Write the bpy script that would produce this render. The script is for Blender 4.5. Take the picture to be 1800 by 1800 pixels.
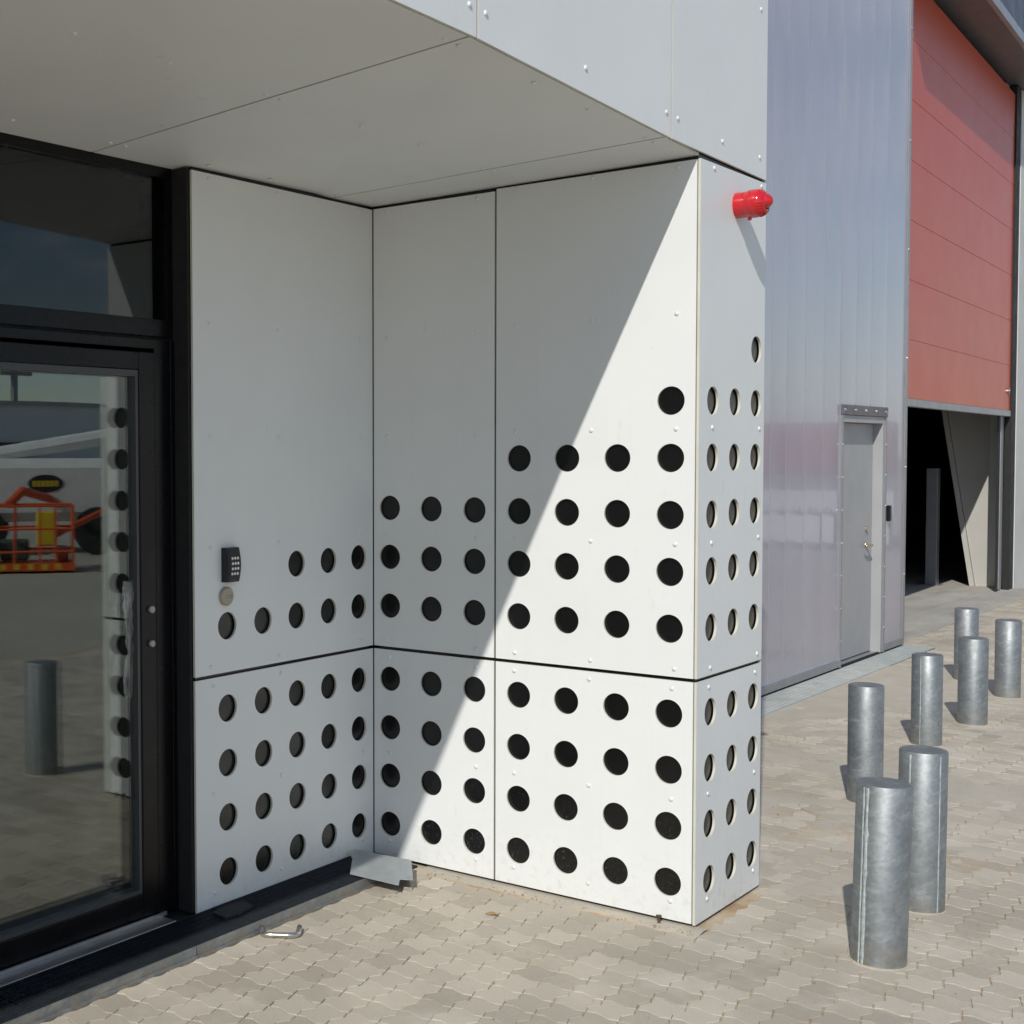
import bpy, bmesh, math, random
from math import sin, cos, pi, radians, sqrt
from mathutils import Vector, Matrix, noise

random.seed(7)
for o in list(bpy.data.objects): bpy.data.objects.remove(o)
scene = bpy.context.scene
COL = scene.collection

# ------------------------------------------------------------------ camera
CAM = Vector((-4.5793, -3.3128, 1.6684))
YAW, PITCH, ROLL = 0.7117, -0.0421, -0.0055
fwd = Vector((cos(YAW)*cos(PITCH), sin(YAW)*cos(PITCH), sin(PITCH)))
right = fwd.cross(Vector((0, 0, 1))).normalized()
upv = right.cross(fwd)
r2 = right*cos(ROLL) + upv*sin(ROLL)
u2 = -right*sin(ROLL) + upv*cos(ROLL)
cd = bpy.data.cameras.new('camera')
cd.sensor_width = 36.0
cd.sensor_fit = 'HORIZONTAL'
cd.lens = 2409.2/1800*36
cd.shift_x = 0.25
cd.clip_start = 0.05
cd.clip_end = 2000
cam = bpy.data.objects.new('camera', cd)
M = Matrix((r2, u2, -fwd)).transposed().to_4x4()
M.translation = CAM
cam.matrix_world = M
COL.objects.link(cam)
scene.camera = cam

# ------------------------------------------------------------------ sky, sun, exposure
SUN = Vector((1.225, 0.452, -1.0)).normalized()       # direction the light travels
elev = math.asin(-SUN.z)
w = bpy.data.worlds.new('World'); scene.world = w; w.use_nodes = True
nt = w.node_tree; nt.nodes.clear()
out = nt.nodes.new('ShaderNodeOutputWorld')
bg = nt.nodes.new('ShaderNodeBackground'); bg.inputs['Strength'].default_value = 0.102
sky = nt.nodes.new('ShaderNodeTexSky'); sky.sky_type = 'NISHITA'; sky.sun_disc = False
sky.sun_elevation = elev
sky.sun_rotation = math.atan2(-SUN.x, -SUN.y)
sky.air_density = 1.0; sky.dust_density = 0.25; sky.ozone_density = 1.9
# scattered cumulus over the whole sky
tc = nt.nodes.new('ShaderNodeTexCoord')
mp = nt.nodes.new('ShaderNodeMapping'); mp.inputs['Scale'].default_value = (1.0, 1.0, 2.6); mp.inputs['Location'].default_value = (3.3, 1.7, 0.4)
n1 = nt.nodes.new('ShaderNodeTexNoise'); n1.inputs['Scale'].default_value = 6.0
n1.inputs['Detail'].default_value = 6; n1.inputs['Roughness'].default_value = 0.58
cr = nt.nodes.new('ShaderNodeValToRGB')
cr.color_ramp.elements[0].position = 0.46; cr.color_ramp.elements[0].color = (0, 0, 0, 1)
cr.color_ramp.elements[1].position = 0.62; cr.color_ramp.elements[1].color = (0.8, 0.8, 0.8, 1)
mx = nt.nodes.new('ShaderNodeMix'); mx.data_type = 'RGBA'
mx.inputs['B'].default_value = (5.5, 6.3, 7.5, 1)
nt.links.new(tc.outputs['Generated'], mp.inputs['Vector'])
nt.links.new(mp.outputs['Vector'], n1.inputs['Vector'])
sx = nt.nodes.new('ShaderNodeSeparateXYZ'); nt.links.new(tc.outputs['Generated'], sx.inputs[0])
lo = nt.nodes.new('ShaderNodeMath'); lo.operation = 'SUBTRACT'; lo.inputs[0].default_value = 1.0; nt.links.new(sx.outputs['Z'], lo.inputs[1])
po = nt.nodes.new('ShaderNodeMath'); po.operation = 'POWER'; po.inputs[1].default_value = 5.0; nt.links.new(lo.outputs[0], po.inputs[0])
ma = nt.nodes.new('ShaderNodeMath'); ma.operation = 'MULTIPLY_ADD'; ma.inputs[1].default_value = 0.05     # clouds crowd towards the horizon
nt.links.new(po.outputs[0], ma.inputs[0]); nt.links.new(n1.outputs['Fac'], ma.inputs[2])
nt.links.new(ma.outputs[0], cr.inputs['Fac'])
nt.links.new(cr.outputs['Color'], mx.inputs['Factor'])
nt.links.new(sky.outputs['Color'], mx.inputs['A'])
nt.links.new(mx.outputs['Result'], bg.inputs['Color'])
nt.links.new(bg.outputs['Background'], out.inputs['Surface'])

sd = bpy.data.lights.new('sun', 'SUN'); sd.energy = 3.45; sd.angle = radians(0.53); sd.color = (1.0, 0.965, 0.90)
so = bpy.data.objects.new('sun', sd); COL.objects.link(so)
so.rotation_euler = SUN.to_track_quat('-Z', 'Y').to_euler()
so.location = (-20, -8, 18)

vs = scene.view_settings
vs.view_transform = 'Standard'; vs.look = 'None'; vs.exposure = 0.0; vs.gamma = 1.0; vs.use_curve_mapping = False
scene.render.engine = 'CYCLES'
scene.cycles.use_adaptive_sampling = True
scene.cycles.adaptive_threshold = 0.02
scene.cycles.max_bounces = 7
scene.cycles.diffuse_bounces = 4
scene.cycles.glossy_bounces = 4
scene.cycles.transparent_max_bounces = 10

# ------------------------------------------------------------------ materials
class NT:
    def __init__(s, name):
        s.m = bpy.data.materials.new(name); s.m.use_nodes = True
        s.t = s.m.node_tree; s.t.nodes.clear()
        s.out = s.n('ShaderNodeOutputMaterial')
    def n(s, typ, **kw):
        x = s.t.nodes.new(typ)
        for k, v in kw.items():
            if k in x.inputs: x.inputs[k].default_value = v
            else: setattr(x, k, v)
        return x
    def l(s, a, b): s.t.links.new(a, b)
    def pos(s): return s.n('ShaderNodeNewGeometry').outputs['Position']
    def obj(s): return s.n('ShaderNodeTexCoord').outputs['Object']
    def map(s, vec, scale):
        x = s.n('ShaderNodeMapping'); x.inputs['Scale'].default_value = scale
        s.l(vec, x.inputs['Vector']); return x.outputs['Vector']
    def noise(s, vec, scale, detail=4, rough=0.55):
        x = s.n('ShaderNodeTexNoise'); x.inputs['Scale'].default_value = scale
        x.inputs['Detail'].default_value = detail; x.inputs['Roughness'].default_value = rough
        s.l(vec, x.inputs['Vector']); return x.outputs['Fac']
    def ramp(s, fac, stops):
        x = s.n('ShaderNodeValToRGB'); e = x.color_ramp.elements
        while len(e) < len(stops): e.new(0.5)
        for i, (p, c) in enumerate(stops):
            e[i].position = p
            e[i].color = (c, c, c, 1) if isinstance(c, (int, float)) else (*c, 1)
        s.l(fac, x.inputs['Fac']); return x.outputs['Color']
    def mix(s, fac, a, b, blend='MIX'):
        x = s.n('ShaderNodeMix', data_type='RGBA', blend_type=blend)
        for k, v in (('Factor', fac), ('A', a), ('B', b)):
            if hasattr(v, 'is_output'): s.l(v, x.inputs[k])
            elif isinstance(v, (int, float)): x.inputs[k].default_value = v
            else: x.inputs[k].default_value = (*v, 1)
        return x.outputs['Result']
    def bump(s, h, strength=0.2, dist=0.002):
        x = s.n('ShaderNodeBump'); x.inputs['Strength'].default_value = strength
        x.inputs['Distance'].default_value = dist
        s.l(h, x.inputs['Height']); return x.outputs['Normal']
    def pbr(s, col, rough=0.5, metal=0.0, normal=None, coat=0.0, spec=0.5, coatr=0.05):
        b = s.n('ShaderNodeBsdfPrincipled')
        for k, v in (('Base Color', col), ('Roughness', rough), ('Metallic', metal)):
            if hasattr(v, 'is_output'): s.l(v, b.inputs[k])
            elif isinstance(v, (int, float)): b.inputs[k].default_value = v
            else: b.inputs[k].default_value = (*v, 1)
        b.inputs['Specular IOR Level'].default_value = spec
        b.inputs['Coat Weight'].default_value = coat
        b.inputs['Coat Roughness'].default_value = coatr
        if normal is not None: s.l(normal, b.inputs['Normal'])
        s.l(b.outputs['BSDF'], s.out.inputs['Surface'])
        return b

MAT = {}
def simple(name, col, rough=0.5, metal=0.0, var=0.08, scale=6.0, bump=0.0, bscale=60, coat=0.0, spec=0.5):
    k = NT(name); p = k.pos()
    f = k.noise(p, scale, 5)
    a = tuple(max(0, c*(1-var)) for c in col); b = tuple(min(1, c*(1+var)) for c in col)
    c = k.ramp(f, [(0.3, a), (0.7, b)])
    nrm = k.bump(k.noise(p, bscale, 3), bump, 0.001) if bump else None
    rr = k.ramp(k.noise(p, scale*1.7, 3), [(0.3, max(0.02, rough*0.85)), (0.7, min(1, rough*1.15))])
    k.pbr(c, rr, metal, nrm, coat, spec)
    MAT[name] = k.m; return k.m

# white fibre-laminate panel: faint smudges and scuffs
def panel_mat(name, col):
    k = NT(name); p = k.pos()
    cloud = k.ramp(k.noise(p, 2.2, 4, 0.6), [(0.35, tuple(c*0.965 for c in col)), (0.65, col)])
    st = k.ramp(k.noise(k.map(p, (26, 26, 5)), 1.0, 4, 0.7), [(0.63, 0.0), (0.76, 1.0)])
    area = k.ramp(k.noise(p, 1.15, 2), [(0.48, 0.0), (0.64, 0.6)])
    fac = k.mix(1.0, st, area, 'MULTIPLY')
    c = k.mix(fac, cloud, (0.46, 0.43, 0.39))
    sp = k.ramp(k.noise(p, 95, 2), [(0.73, 0.0), (0.79, 0.3)])
    c = k.mix(sp, c, (0.40, 0.37, 0.33))
    oi = k.n('ShaderNodeObjectInfo')
    c = k.mix(1.0, c, k.ramp(oi.outputs['Random'], [(0.0, (0.965, 0.965, 0.96)), (1.0, (1.0, 1.0, 1.0))]), 'MULTIPLY')
    rain = k.ramp(k.noise(k.map(p, (34, 34, 0.9)), 1.0, 3), [(0.58, 0.0), (0.78, 0.07)])
    c = k.mix(rain, c, (0.55, 0.53, 0.49))
    sepz = k.n('ShaderNodeSeparateXYZ'); k.l(p, sepz.inputs[0])
    low = k.ramp(sepz.outputs['Z'], [(0.0, 0.9), (0.30, 0.0)])
    dust = k.ramp(k.noise(p, 30, 4, 0.7), [(0.52, 0.0), (0.74, 0.5)])
    c = k.mix(k.mix(1.0, low, dust, 'MULTIPLY'), c, (0.47, 0.41, 0.33))
    rr = k.ramp(k.noise(p, 3.0, 4), [(0.3, 0.40), (0.7, 0.55)])
    k.pbr(c, rr, 0, k.bump(k.noise(p, 160, 2), 0.05, 0.0004), spec=0.35)
    MAT[name] = k.m
panel_mat('white_panel', (0.775, 0.79, 0.78))
simple('panel_core', (0.42, 0.36, 0.27), 0.75)
simple('black_gap', (0.012, 0.012, 0.013), 0.8)
# dark board behind the holes, with dust
k = NT('backing_board'); p = k.pos()
d = k.ramp(k.noise(p, 70, 4, 0.75), [(0.58, 0.0), (0.72, 0.55)])
sepz = k.n('ShaderNodeSeparateXYZ'); k.l(p, sepz.inputs[0])
low = k.ramp(sepz.outputs['Z'], [(0.05, 1.0), (0.5, 0.0)])
c = k.mix(k.mix(1.0, d, low, 'MULTIPLY'), (0.006, 0.006, 0.006), (0.16, 0.14, 0.11))
k.pbr(c, 0.22, 0, None, spec=0.45); MAT['backing_board'] = k.m

simple('black_frame', (0.005, 0.005, 0.006), 0.28, var=0.2, scale=3, spec=0.25)
simple('grey_bead', (0.05, 0.052, 0.054), 0.35)
simple('rubber', (0.012, 0.012, 0.012), 0.7)
simple('aluminium', (0.42, 0.42, 0.43), 0.42, 0.85, 0.1, 8)
simple('steel', (0.62, 0.60, 0.57), 0.25, 1.0, 0.08, 12)
simple('brass_steel', (0.60, 0.50, 0.36), 0.32, 0.9, 0.08, 30)
simple('rivet_white', (0.72, 0.73, 0.72), 0.32)
simple('screw', (0.55, 0.55, 0.56), 0.3, 0.9)
simple('door_grey', (0.36, 0.365, 0.37), 0.45, 0.0, 0.04, 4)
simple('trim_grey', (0.33, 0.33, 0.345), 0.4, 0.5, 0.08, 6)
simple('grate_light', (0.46, 0.49, 0.49), 0.5, 0.3, 0.1, 9)
simple('zinc_sheet', (0.47, 0.50, 0.51), 0.48, 0.45, 0.12, 14)
simple('trim_light', (0.42, 0.44, 0.44), 0.4, 0.4, 0.08, 6)
simple('trim_dark', (0.16, 0.15, 0.16), 0.45, 0.4)
simple('lock_beige', (0.36, 0.32, 0.25), 0.45, 0.3)
simple('keypad_black', (0.008, 0.008, 0.010), 0.4, bump=0.15, bscale=400)
simple('key_white', (0.75, 0.77, 0.72), 0.4)
simple('led_blue', (0.05, 0.07, 0.30), 0.3)
simple('siren_red', (0.52, 0.006, 0.012), 0.12, var=0.05, coat=0.6)
simple('pale_wall', (0.60, 0.60, 0.57), 0.6, var=0.06, scale=2)
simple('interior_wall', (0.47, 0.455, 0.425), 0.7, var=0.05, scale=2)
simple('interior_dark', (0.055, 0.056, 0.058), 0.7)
simple('interior_rail', (0.015, 0.015, 0.016), 0.7)
simple('weld_zinc', (0.41, 0.46, 0.465), 0.65, 0.25, 0.25, 60)
simple('grit_stone', (0.34, 0.29, 0.22), 0.9, var=0.5, scale=40)
simple('leaf_brown', (0.36, 0.20, 0.06), 0.7)
simple('stick_dark', (0.06, 0.045, 0.035), 0.8)
simple('scrap_rubber', (0.02, 0.02, 0.021), 0.75, bump=0.5, bscale=150)
simple('bolt_rust', (0.10, 0.06, 0.04), 0.7, 0.3)
simple('orange_paint', (0.75, 0.11, 0.02), 0.45)
simple('white_paint', (0.72, 0.72, 0.70), 0.35)
simple('yellow_paint', (0.72, 0.55, 0.03), 0.5)
simple('truck_red', (0.24, 0.045, 0.035), 0.5)
simple('tyre', (0.02, 0.02, 0.02), 0.8)
simple('shed_grey', (0.66, 0.70, 0.73), 0.6, var=0.04, scale=0.5)
simple('shed_green', (0.05, 0.08, 0.06), 0.6)
simple('mast_grey', (0.25, 0.26, 0.27), 0.5, 0.4)
simple('glass_dark', (0.02, 0.025, 0.03), 0.08)

# ribbed translucent sheeting
k = NT('ribbed_sheet'); p = k.pos()
wv = k.n('ShaderNodeTexWave', wave_type='BANDS', bands_direction='X', wave_profile='SIN')
wv.inputs['Scale'].default_value = 11.0; wv.inputs['Distortion'].default_value = 0.12; wv.inputs['Detail'].default_value = 2
wv.inputs['Detail Scale'].default_value = 0.3
k.l(p, wv.inputs['Vector'])
cl = k.ramp(k.noise(k.map(p, (1.3, 1, 0.5)), 1.2, 4), [(0.3, (0.355, 0.35, 0.405)), (0.7, (0.405, 0.395, 0.455))])
c = k.mix(k.ramp(wv.outputs['Fac'], [(0.2, 0.0), (0.8, 0.10)]), cl, (0.30, 0.295, 0.35))
# dried water marks near the foot of the sheets
sepz = k.n('ShaderNodeSeparateXYZ'); k.l(p, sepz.inputs[0])
wob = k.n('ShaderNodeMath', operation='MULTIPLY_ADD'); wob.inputs[1].default_value = 0.10
k.l(k.noise(k.map(p, (9, 1, 0.0)), 1.0, 3), wob.inputs[0]); k.l(sepz.outputs['Z'], wob.inputs[2])
tide = k.ramp(wob.outputs[0], [(0.0, 0.3), (0.30, 0.3), (0.325, 0.34), (0.335, 1.0), (0.36, 0.0)])
c = k.mix(k.mix(1.0, tide, (0.45, 0.45, 0.45), 'MULTIPLY'), c, (0.40, 0.40, 0.42))
fine = k.noise(k.map(p, (40, 40, 1.2)), 1.0, 3)
h = k.mix(0.35, wv.outputs['Fac'], fine)
b = k.pbr(c, 0.20, 0.0, k.bump(h, 0.07, 0.003), coat=0.45, spec=0.4, coatr=0.04)
MAT['ribbed_sheet'] = k.m
simple('dark_sheet', (0.05, 0.052, 0.075), 0.4, var=0.2, scale=4, spec=0.3)
simple('sheet_joint', (0.56, 0.56, 0.62), 0.3)

# red roller door
k = NT('red_door'); p = k.pos()
c = k.ramp(k.noise(p, 0.8, 4), [(0.3, (0.51, 0.080, 0.034)), (0.7, (0.55, 0.087, 0.037))])
k.pbr(c, k.ramp(k.noise(p, 2.5, 3), [(0.3, 0.28), (0.7, 0.32)]), 0, k.bump(k.noise(k.map(p, (4, 4, 90)), 1, 2), 0.03, 0.001), spec=0.12)
MAT['red_door'] = k.m

# hot-dip galvanised steel: spangle, streaks, white bloom
def galv(name, dark, light, tilt):
    k = NT(name); o = k.obj()
    oi = k.n('ShaderNodeObjectInfo')
    ad = k.n('ShaderNodeVectorMath', operation='MULTIPLY_ADD'); ad.inputs[1].default_value = (1, 1, 1)
    cmb = k.n('ShaderNodeCombineXYZ')
    ml = k.n('ShaderNodeMath', operation='MULTIPLY'); ml.inputs[1].default_value = 37.0
    k.l(oi.outputs['Random'], ml.inputs[0])
    for i in range(3): k.l(ml.outputs[0], cmb.inputs[i])
    k.l(o, ad.inputs[0]); k.l(cmb.outputs[0], ad.inputs[2]); v = ad.outputs[0]
    c = k.ramp(k.noise(v, 9, 4, 0.62), [(0.32, dark), (0.68, light)])
    mpn = k.n('ShaderNodeMapping'); mpn.inputs['Rotation'].default_value = (0.35, 0.25, 0); k.l(v, mpn.inputs['Vector'])
    st = k.ramp(k.noise(k.map(mpn.outputs['Vector'], (11, 11, 48)), 1.0, 4, 0.7), [(0.50, 0.0), (0.76, 0.30)])
    c = k.mix(st, c, (0.50, 0.54, 0.55))
    vo = k.n('ShaderNodeTexVoronoi'); vo.inputs['Scale'].default_value = 75.0; k.l(v, vo.inputs['Vector'])
    spg = k.ramp(vo.outputs['Color'], [(0.1, (0.91, 0.91, 0.91)), (0.9, (1.09, 1.09, 1.09))])
    c = k.mix(1.0, c, spg, 'MULTIPLY')
    sz_ = k.n('ShaderNodeSeparateXYZ'); k.l(o, sz_.inputs[0])
    foot = k.mix(1.0, k.ramp(sz_.outputs['Z'], [(0.0, 0.8), (0.10, 0.0)]), k.ramp(k.noise(v, 22, 4, 0.7), [(0.42, 0.0), (0.66, 1.0)]), 'MULTIPLY')
    c = k.mix(foot, c, (0.36, 0.30, 0.22))
    sp = k.ramp(k.noise(v, 55, 3), [(0.60, 0.0), (0.75, 0.25)])
    c = k.mix(sp, c, (0.16, 0.17, 0.17))
    r = k.ramp(k.noise(v, 14, 5), [(0.3, 0.44), (0.7, 0.60)])
    mt = k.ramp(st, [(0.0, 0.68), (0.4, 0.40)])
    k.pbr(c, r, mt, k.bump(k.noise(v, 60, 4), 0.18, 0.002))
    MAT[name] = k.m
galv('galvanised', (0.225, 0.243, 0.25), (0.29, 0.31, 0.318), 0)
simple('galv_grate', (0.030, 0.037, 0.046), 0.5, 0.4, 0.15, 20)

# concrete pavers with sand film
def sand_film(k, p):
    a = k.ramp(k.noise(p, 1.0, 4, 0.6), [(0.45, 0.0), (0.60, 0.75)])
    f = k.ramp(k.noise(p, 38, 4, 0.7), [(0.40, 0.0), (0.62, 0.7)])
    return k.mix(1.0, a, f, 'MULTIPLY'), a
k = NT('paver_concrete'); p = k.pos()
oi = k.n('ShaderNodeObjectInfo')
att = k.n('ShaderNodeAttribute', attribute_name='tone')
ms = k.n('ShaderNodeMath', operation='ADD'); k.l(oi.outputs['Random'], ms.inputs[0]); k.l(att.outputs['Fac'], ms.inputs[1])
fr = k.n('ShaderNodeMath', operation='FRACT'); k.l(ms.outputs[0], fr.inputs[0])
base = k.ramp(fr.outputs[0], [(0.0, (0.395, 0.355, 0.298)), (0.5, (0.465, 0.422, 0.358)), (1.0, (0.535, 0.487, 0.414))])
big = k.ramp(k.noise(p, 0.75, 4), [(0.38, (0.90, 0.89, 0.87)), (0.62, (1.06, 1.05, 1.03))])
base = k.mix(1.0, base, big, 'MULTIPLY')
gr = k.ramp(k.noise(p, 210, 3, 0.7), [(0.3, (0.86, 0.86, 0.86)), (0.7, (1.10, 1.10, 1.09))])
base = k.mix(1.0, base, gr, 'MULTIPLY')
ff, aa = sand_film(k, p)
base = k.mix(ff, base, (0.53, 0.455, 0.350))
smear = k.ramp(k.noise(p, 2.1, 4, 0.65), [(0.50, 0.0), (0.70, 0.55)])
base = k.mix(smear, base, (0.62, 0.57, 0.49))
dk = k.ramp(k.noise(p, 17, 4, 0.7), [(0.66, 0.0), (0.80, 0.5)])
base = k.mix(dk, base, (0.26, 0.22, 0.17))
k.pbr(base, 0.88, 0, k.bump(k.noise(p, 130, 4, 0.7), 0.35, 0.002), spec=0.25)
MAT['paver_concrete'] = k.m

k = NT('joint_sand'); p = k.pos()
c = k.ramp(k.noise(p, 2.2, 4, 0.7), [(0.30, (0.30, 0.185, 0.10)), (0.42, (0.47, 0.36, 0.23)), (0.56, (0.57, 0.49, 0.38)), (0.72, (0.54, 0.48, 0.40))])
sepz = k.n('ShaderNodeSeparateXYZ'); k.l(p, sepz.inputs[0])
ad = k.n('ShaderNodeMath', operation='MULTIPLY_ADD'); ad.inputs[1].default_value = 120.0; ad.inputs[2].default_value = 0.5; k.l(sepz.outputs['Z'], ad.inputs[0])
film = k.ramp(k.noise(p, 5.0, 4, 0.6), [(0.3, (0.455, 0.415, 0.35)), (0.7, (0.53, 0.485, 0.41))])
c = k.mix(k.ramp(ad.outputs[0], [(0.36, 0.0), (0.50, 1.0)]), c, film)
g = k.ramp(k.noise(p, 260, 3, 0.8), [(0.25, (0.72, 0.72, 0.72)), (0.75, (1.15, 1.13, 1.10))])
c = k.mix(1.0, c, g, 'MULTIPLY')
k.pbr(c, 0.95, 0, k.bump(k.noise(p, 240, 4, 0.8), 0.6, 0.003), spec=0.2)
MAT['joint_sand'] = k.m

k = NT('yard_ground'); p = k.pos()
c = k.ramp(k.noise(p, 0.35, 4, 0.6), [(0.3, (0.37, 0.34, 0.29)), (0.7, (0.45, 0.415, 0.355))])
br = k.n('ShaderNodeTexBrick'); br.inputs['Scale'].default_value = 1.0
br.inputs['Brick Width'].default_value = 0.23; br.inputs['Row Height'].default_value = 0.115; br.inputs['Mortar Size'].default_value = 0.005
br.inputs['Color1'].default_value = (0.95, 0.95, 0.95, 1); br.inputs['Color2'].default_value = (1.05, 1.04, 1.02, 1); br.inputs['Mortar'].default_value = (1.15, 1.08, 0.95, 1)
k.l(p, br.inputs['Vector'])
c = k.mix(1.0, c, br.outputs['Color'], 'MULTIPLY')
k.pbr(c, 0.9, 0, k.bump(k.noise(p, 60, 4), 0.3, 0.003), spec=0.25)
MAT['yard_ground'] = k.m

k = NT('apron_concrete'); p = k.pos()
c = k.ramp(k.noise(k.map(p, (0.7, 1.8, 1)), 1.0, 4, 0.65), [(0.32, (0.35, 0.33, 0.295)), (0.68, (0.48, 0.455, 0.41))])
st = k.ramp(k.noise(k.map(p, (1.2, 4.0, 1)), 1.0, 4, 0.6), [(0.55, 0.0), (0.74, 0.5)])
c = k.mix(st, c, (0.17, 0.16, 0.145))
k.pbr(c, 0.85, 0, k.bump(k.noise(p, 90, 4), 0.25, 0.002), spec=0.3)
MAT['apron_concrete'] = k.m

# glass: mirror-like reflection over a clear pane
def glass(name, tint, boost):
    k = NT(name)
    ge = k.n('ShaderNodeNewGeometry')
    dt = k.n('ShaderNodeVectorMath', operation='DOT_PRODUCT'); k.l(ge.outputs['Incoming'], dt.inputs[0]); k.l(ge.outputs['Normal'], dt.inputs[1])
    ab = k.n('ShaderNodeMath', operation='ABSOLUTE'); k.l(dt.outputs['Value'], ab.inputs[0])
    om = k.n('ShaderNodeMath', operation='SUBTRACT'); om.inputs[0].default_value = 1.0; k.l(ab.outputs[0], om.inputs[1])
    pw = k.n('ShaderNodeMath', operation='POWER'); pw.inputs[1].default_value = 5.0; k.l(om.outputs[0], pw.inputs[0])
    m = k.n('ShaderNodeMath', operation='MULTIPLY_ADD', use_clamp=True); m.inputs[1].default_value = 1.0-boost; m.inputs[2].default_value = boost
    k.l(pw.outputs[0], m.inputs[0])
    tr = k.n('ShaderNodeBsdfTransparent'); tr.inputs['Color'].default_value = (*tint, 1)
    gl = k.n('ShaderNodeBsdfGlossy'); gl.inputs['Roughness'].default_value = 0.0
    gl.inputs['Color'].default_value = (0.93, 0.97, 0.97, 1)
    k.l(k.bump(k.noise(k.pos(), 1.6, 2), 0.02, 0.01), gl.inputs['Normal'])
    mx = k.n('ShaderNodeMixShader')
    k.l(m.outputs[0], mx.inputs[0]); k.l(tr.outputs[0], mx.inputs[1]); k.l(gl.outputs[0], mx.inputs[2])
    k.l(mx.outputs[0], k.out.inputs['Surface']); MAT[name] = k.m
glass('pane_glass', (0.97, 0.985, 0.975), 0.042)
glass('inner_pane_glass', (0.97, 0.985, 0.975), 0.085)
glass('transom_glass', (0.5, 0.52, 0.52), 0.055)
simple('room_dark', (0.012, 0.013, 0.013), 0.9, spec=0.1)

k = NT('plastic_film')
tr = k.n('ShaderNodeBsdfTransparent')
pb = k.n('ShaderNodeBsdfPrincipled'); pb.inputs['Base Color'].default_value = (0.55, 0.56, 0.53, 1); pb.inputs['Roughness'].default_value = 0.25
mx = k.n('ShaderNodeMixShader')
k.l(k.ramp(k.noise(k.map(k.pos(), (60, 60, 9)), 1, 5), [(0.35, 0.08), (0.7, 0.50)]), mx.inputs[0])
k.l(tr.outputs[0], mx.inputs[1]); k.l(pb.outputs[0], mx.inputs[2]); k.l(mx.outputs[0], k.out.inputs['Surface'])
MAT['plastic_film'] = k.m

# ------------------------------------------------------------------ object helpers
ROOTLOC = {}
def worldloc(o): return ROOTLOC.get(o.name, Vector((0, 0, 0)))
def link(o, parent=None, loc=None):
    """loc is the world position of the object's origin."""
    COL.objects.link(o)
    L = Vector(loc) if loc is not None else Vector((0, 0, 0))
    ROOTLOC[o.name] = L
    if parent is not None:
        o.parent = parent
        o.location = L - worldloc(parent)
    else:
        o.location = L
    return o
def tag(o, label, cat, group=None):
    o['label'] = label; o['category'] = cat
    if group: o['group'] = group
    return o
def thing(name, label, cat, loc=(0, 0, 0), group=None):
    o = bpy.data.objects.new(name, None); o.empty_display_size = 0.1
    link(o, None, loc); return tag(o, label, cat, group)
def mesh_obj(name, bm, mat, parent=None, loc=None, smooth=False, mats=None):
    me = bpy.data.meshes.new(name)
    if loc is not None: bmesh.ops.translate(bm, verts=bm.verts, vec=-Vector(loc))
    bmesh.ops.recalc_face_normals(bm, faces=bm.faces)
    bm.to_mesh(me); bm.free()
    for m in (mats or [mat]): me.materials.append(MAT[m])
    if smooth:
        for f in me.polygons: f.use_smooth = True
    o = bpy.data.objects.new(name, me)
    return link(o, parent, loc)
def copy_obj(src, parent=None, loc=None):
    o = src.copy(); 
    return link(o, parent, loc)

def box(bm, x0, x1, y0, y1, z0, z1, bevel=0.0, mi=0):
    v = [bm.verts.new(c) for c in ((x0,y0,z0),(x1,y0,z0),(x1,y1,z0),(x0,y1,z0),(x0,y0,z1),(x1,y0,z1),(x1,y1,z1),(x0,y1,z1))]
    fs = [bm.faces.new([v[i] for i in q]) for q in ((0,3,2,1),(4,5,6,7),(0,1,5,4),(1,2,6,5),(2,3,7,6),(3,0,4,7))]
    for f in fs: f.material_index = mi
    if bevel > 0:
        es = list({e for f in fs for e in f.edges})
        bmesh.ops.bevel(bm, geom=es, offset=bevel, segments=1, affect='EDGES', profile=0.5)
def boxobj(name, dims, mat, parent=None, bevel=0.0, loc=None):
    bm = bmesh.new(); box(bm, *dims, bevel=bevel)
    return mesh_obj(name, bm, mat, parent, loc)
def lathe(bm, prof, center, axis, n=32, cap=True):
    axis = Vector(axis).normalized()
    t = Vector((0, 0, 1)) if abs(axis.z) < 0.9 else Vector((1, 0, 0))
    a = axis.cross(t).normalized(); b = axis.cross(a)
    rings = []
    for r, h in prof:
        c = Vector(center) + axis*h
        if r < 1e-6: rings.append([bm.verts.new(c)])
        else: rings.append([bm.verts.new(c + a*(r*cos(2*pi*i/n)) + b*(r*sin(2*pi*i/n))) for i in range(n)])
    for A, B in zip(rings, rings[1:]):
        for i in range(n):
            j = (i+1) % n
            if len(A) == 1 and len(B) == 1: continue
            if len(A) == 1: bm.faces.new((A[0], B[i], B[j]))
            elif len(B) == 1: bm.faces.new((A[i], A[j], B[0]))
            else: bm.faces.new((A[i], A[j], B[j], B[i]))
    if cap:
        for R in (rings[0], rings[-1]):
            if len(R) > 1: bm.faces.new(R)
def tube(bm, pts, r, n=10):
    pts = [Vector(p) for p in pts]; rings = []
    for i, p in enumerate(pts):
        d = (pts[min(i+1, len(pts)-1)] - pts[max(i-1, 0)]).normalized()
        t = Vector((0, 0, 1)) if abs(d.z) < 0.9 else Vector((1, 0, 0))
        a = d.cross(t).normalized(); b = d.cross(a)
        rings.append([bm.verts.new(p + a*(r*cos(2*pi*k/n)) + b*(r*sin(2*pi*k/n))) for k in range(n)])
    for A, B in zip(rings, rings[1:]):
        for i in range(n): bm.faces.new((A[i], A[(i+1) % n], B[(i+1) % n], B[i]))
    bm.faces.new(rings[0]); bm.faces.new(rings[-1])

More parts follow.
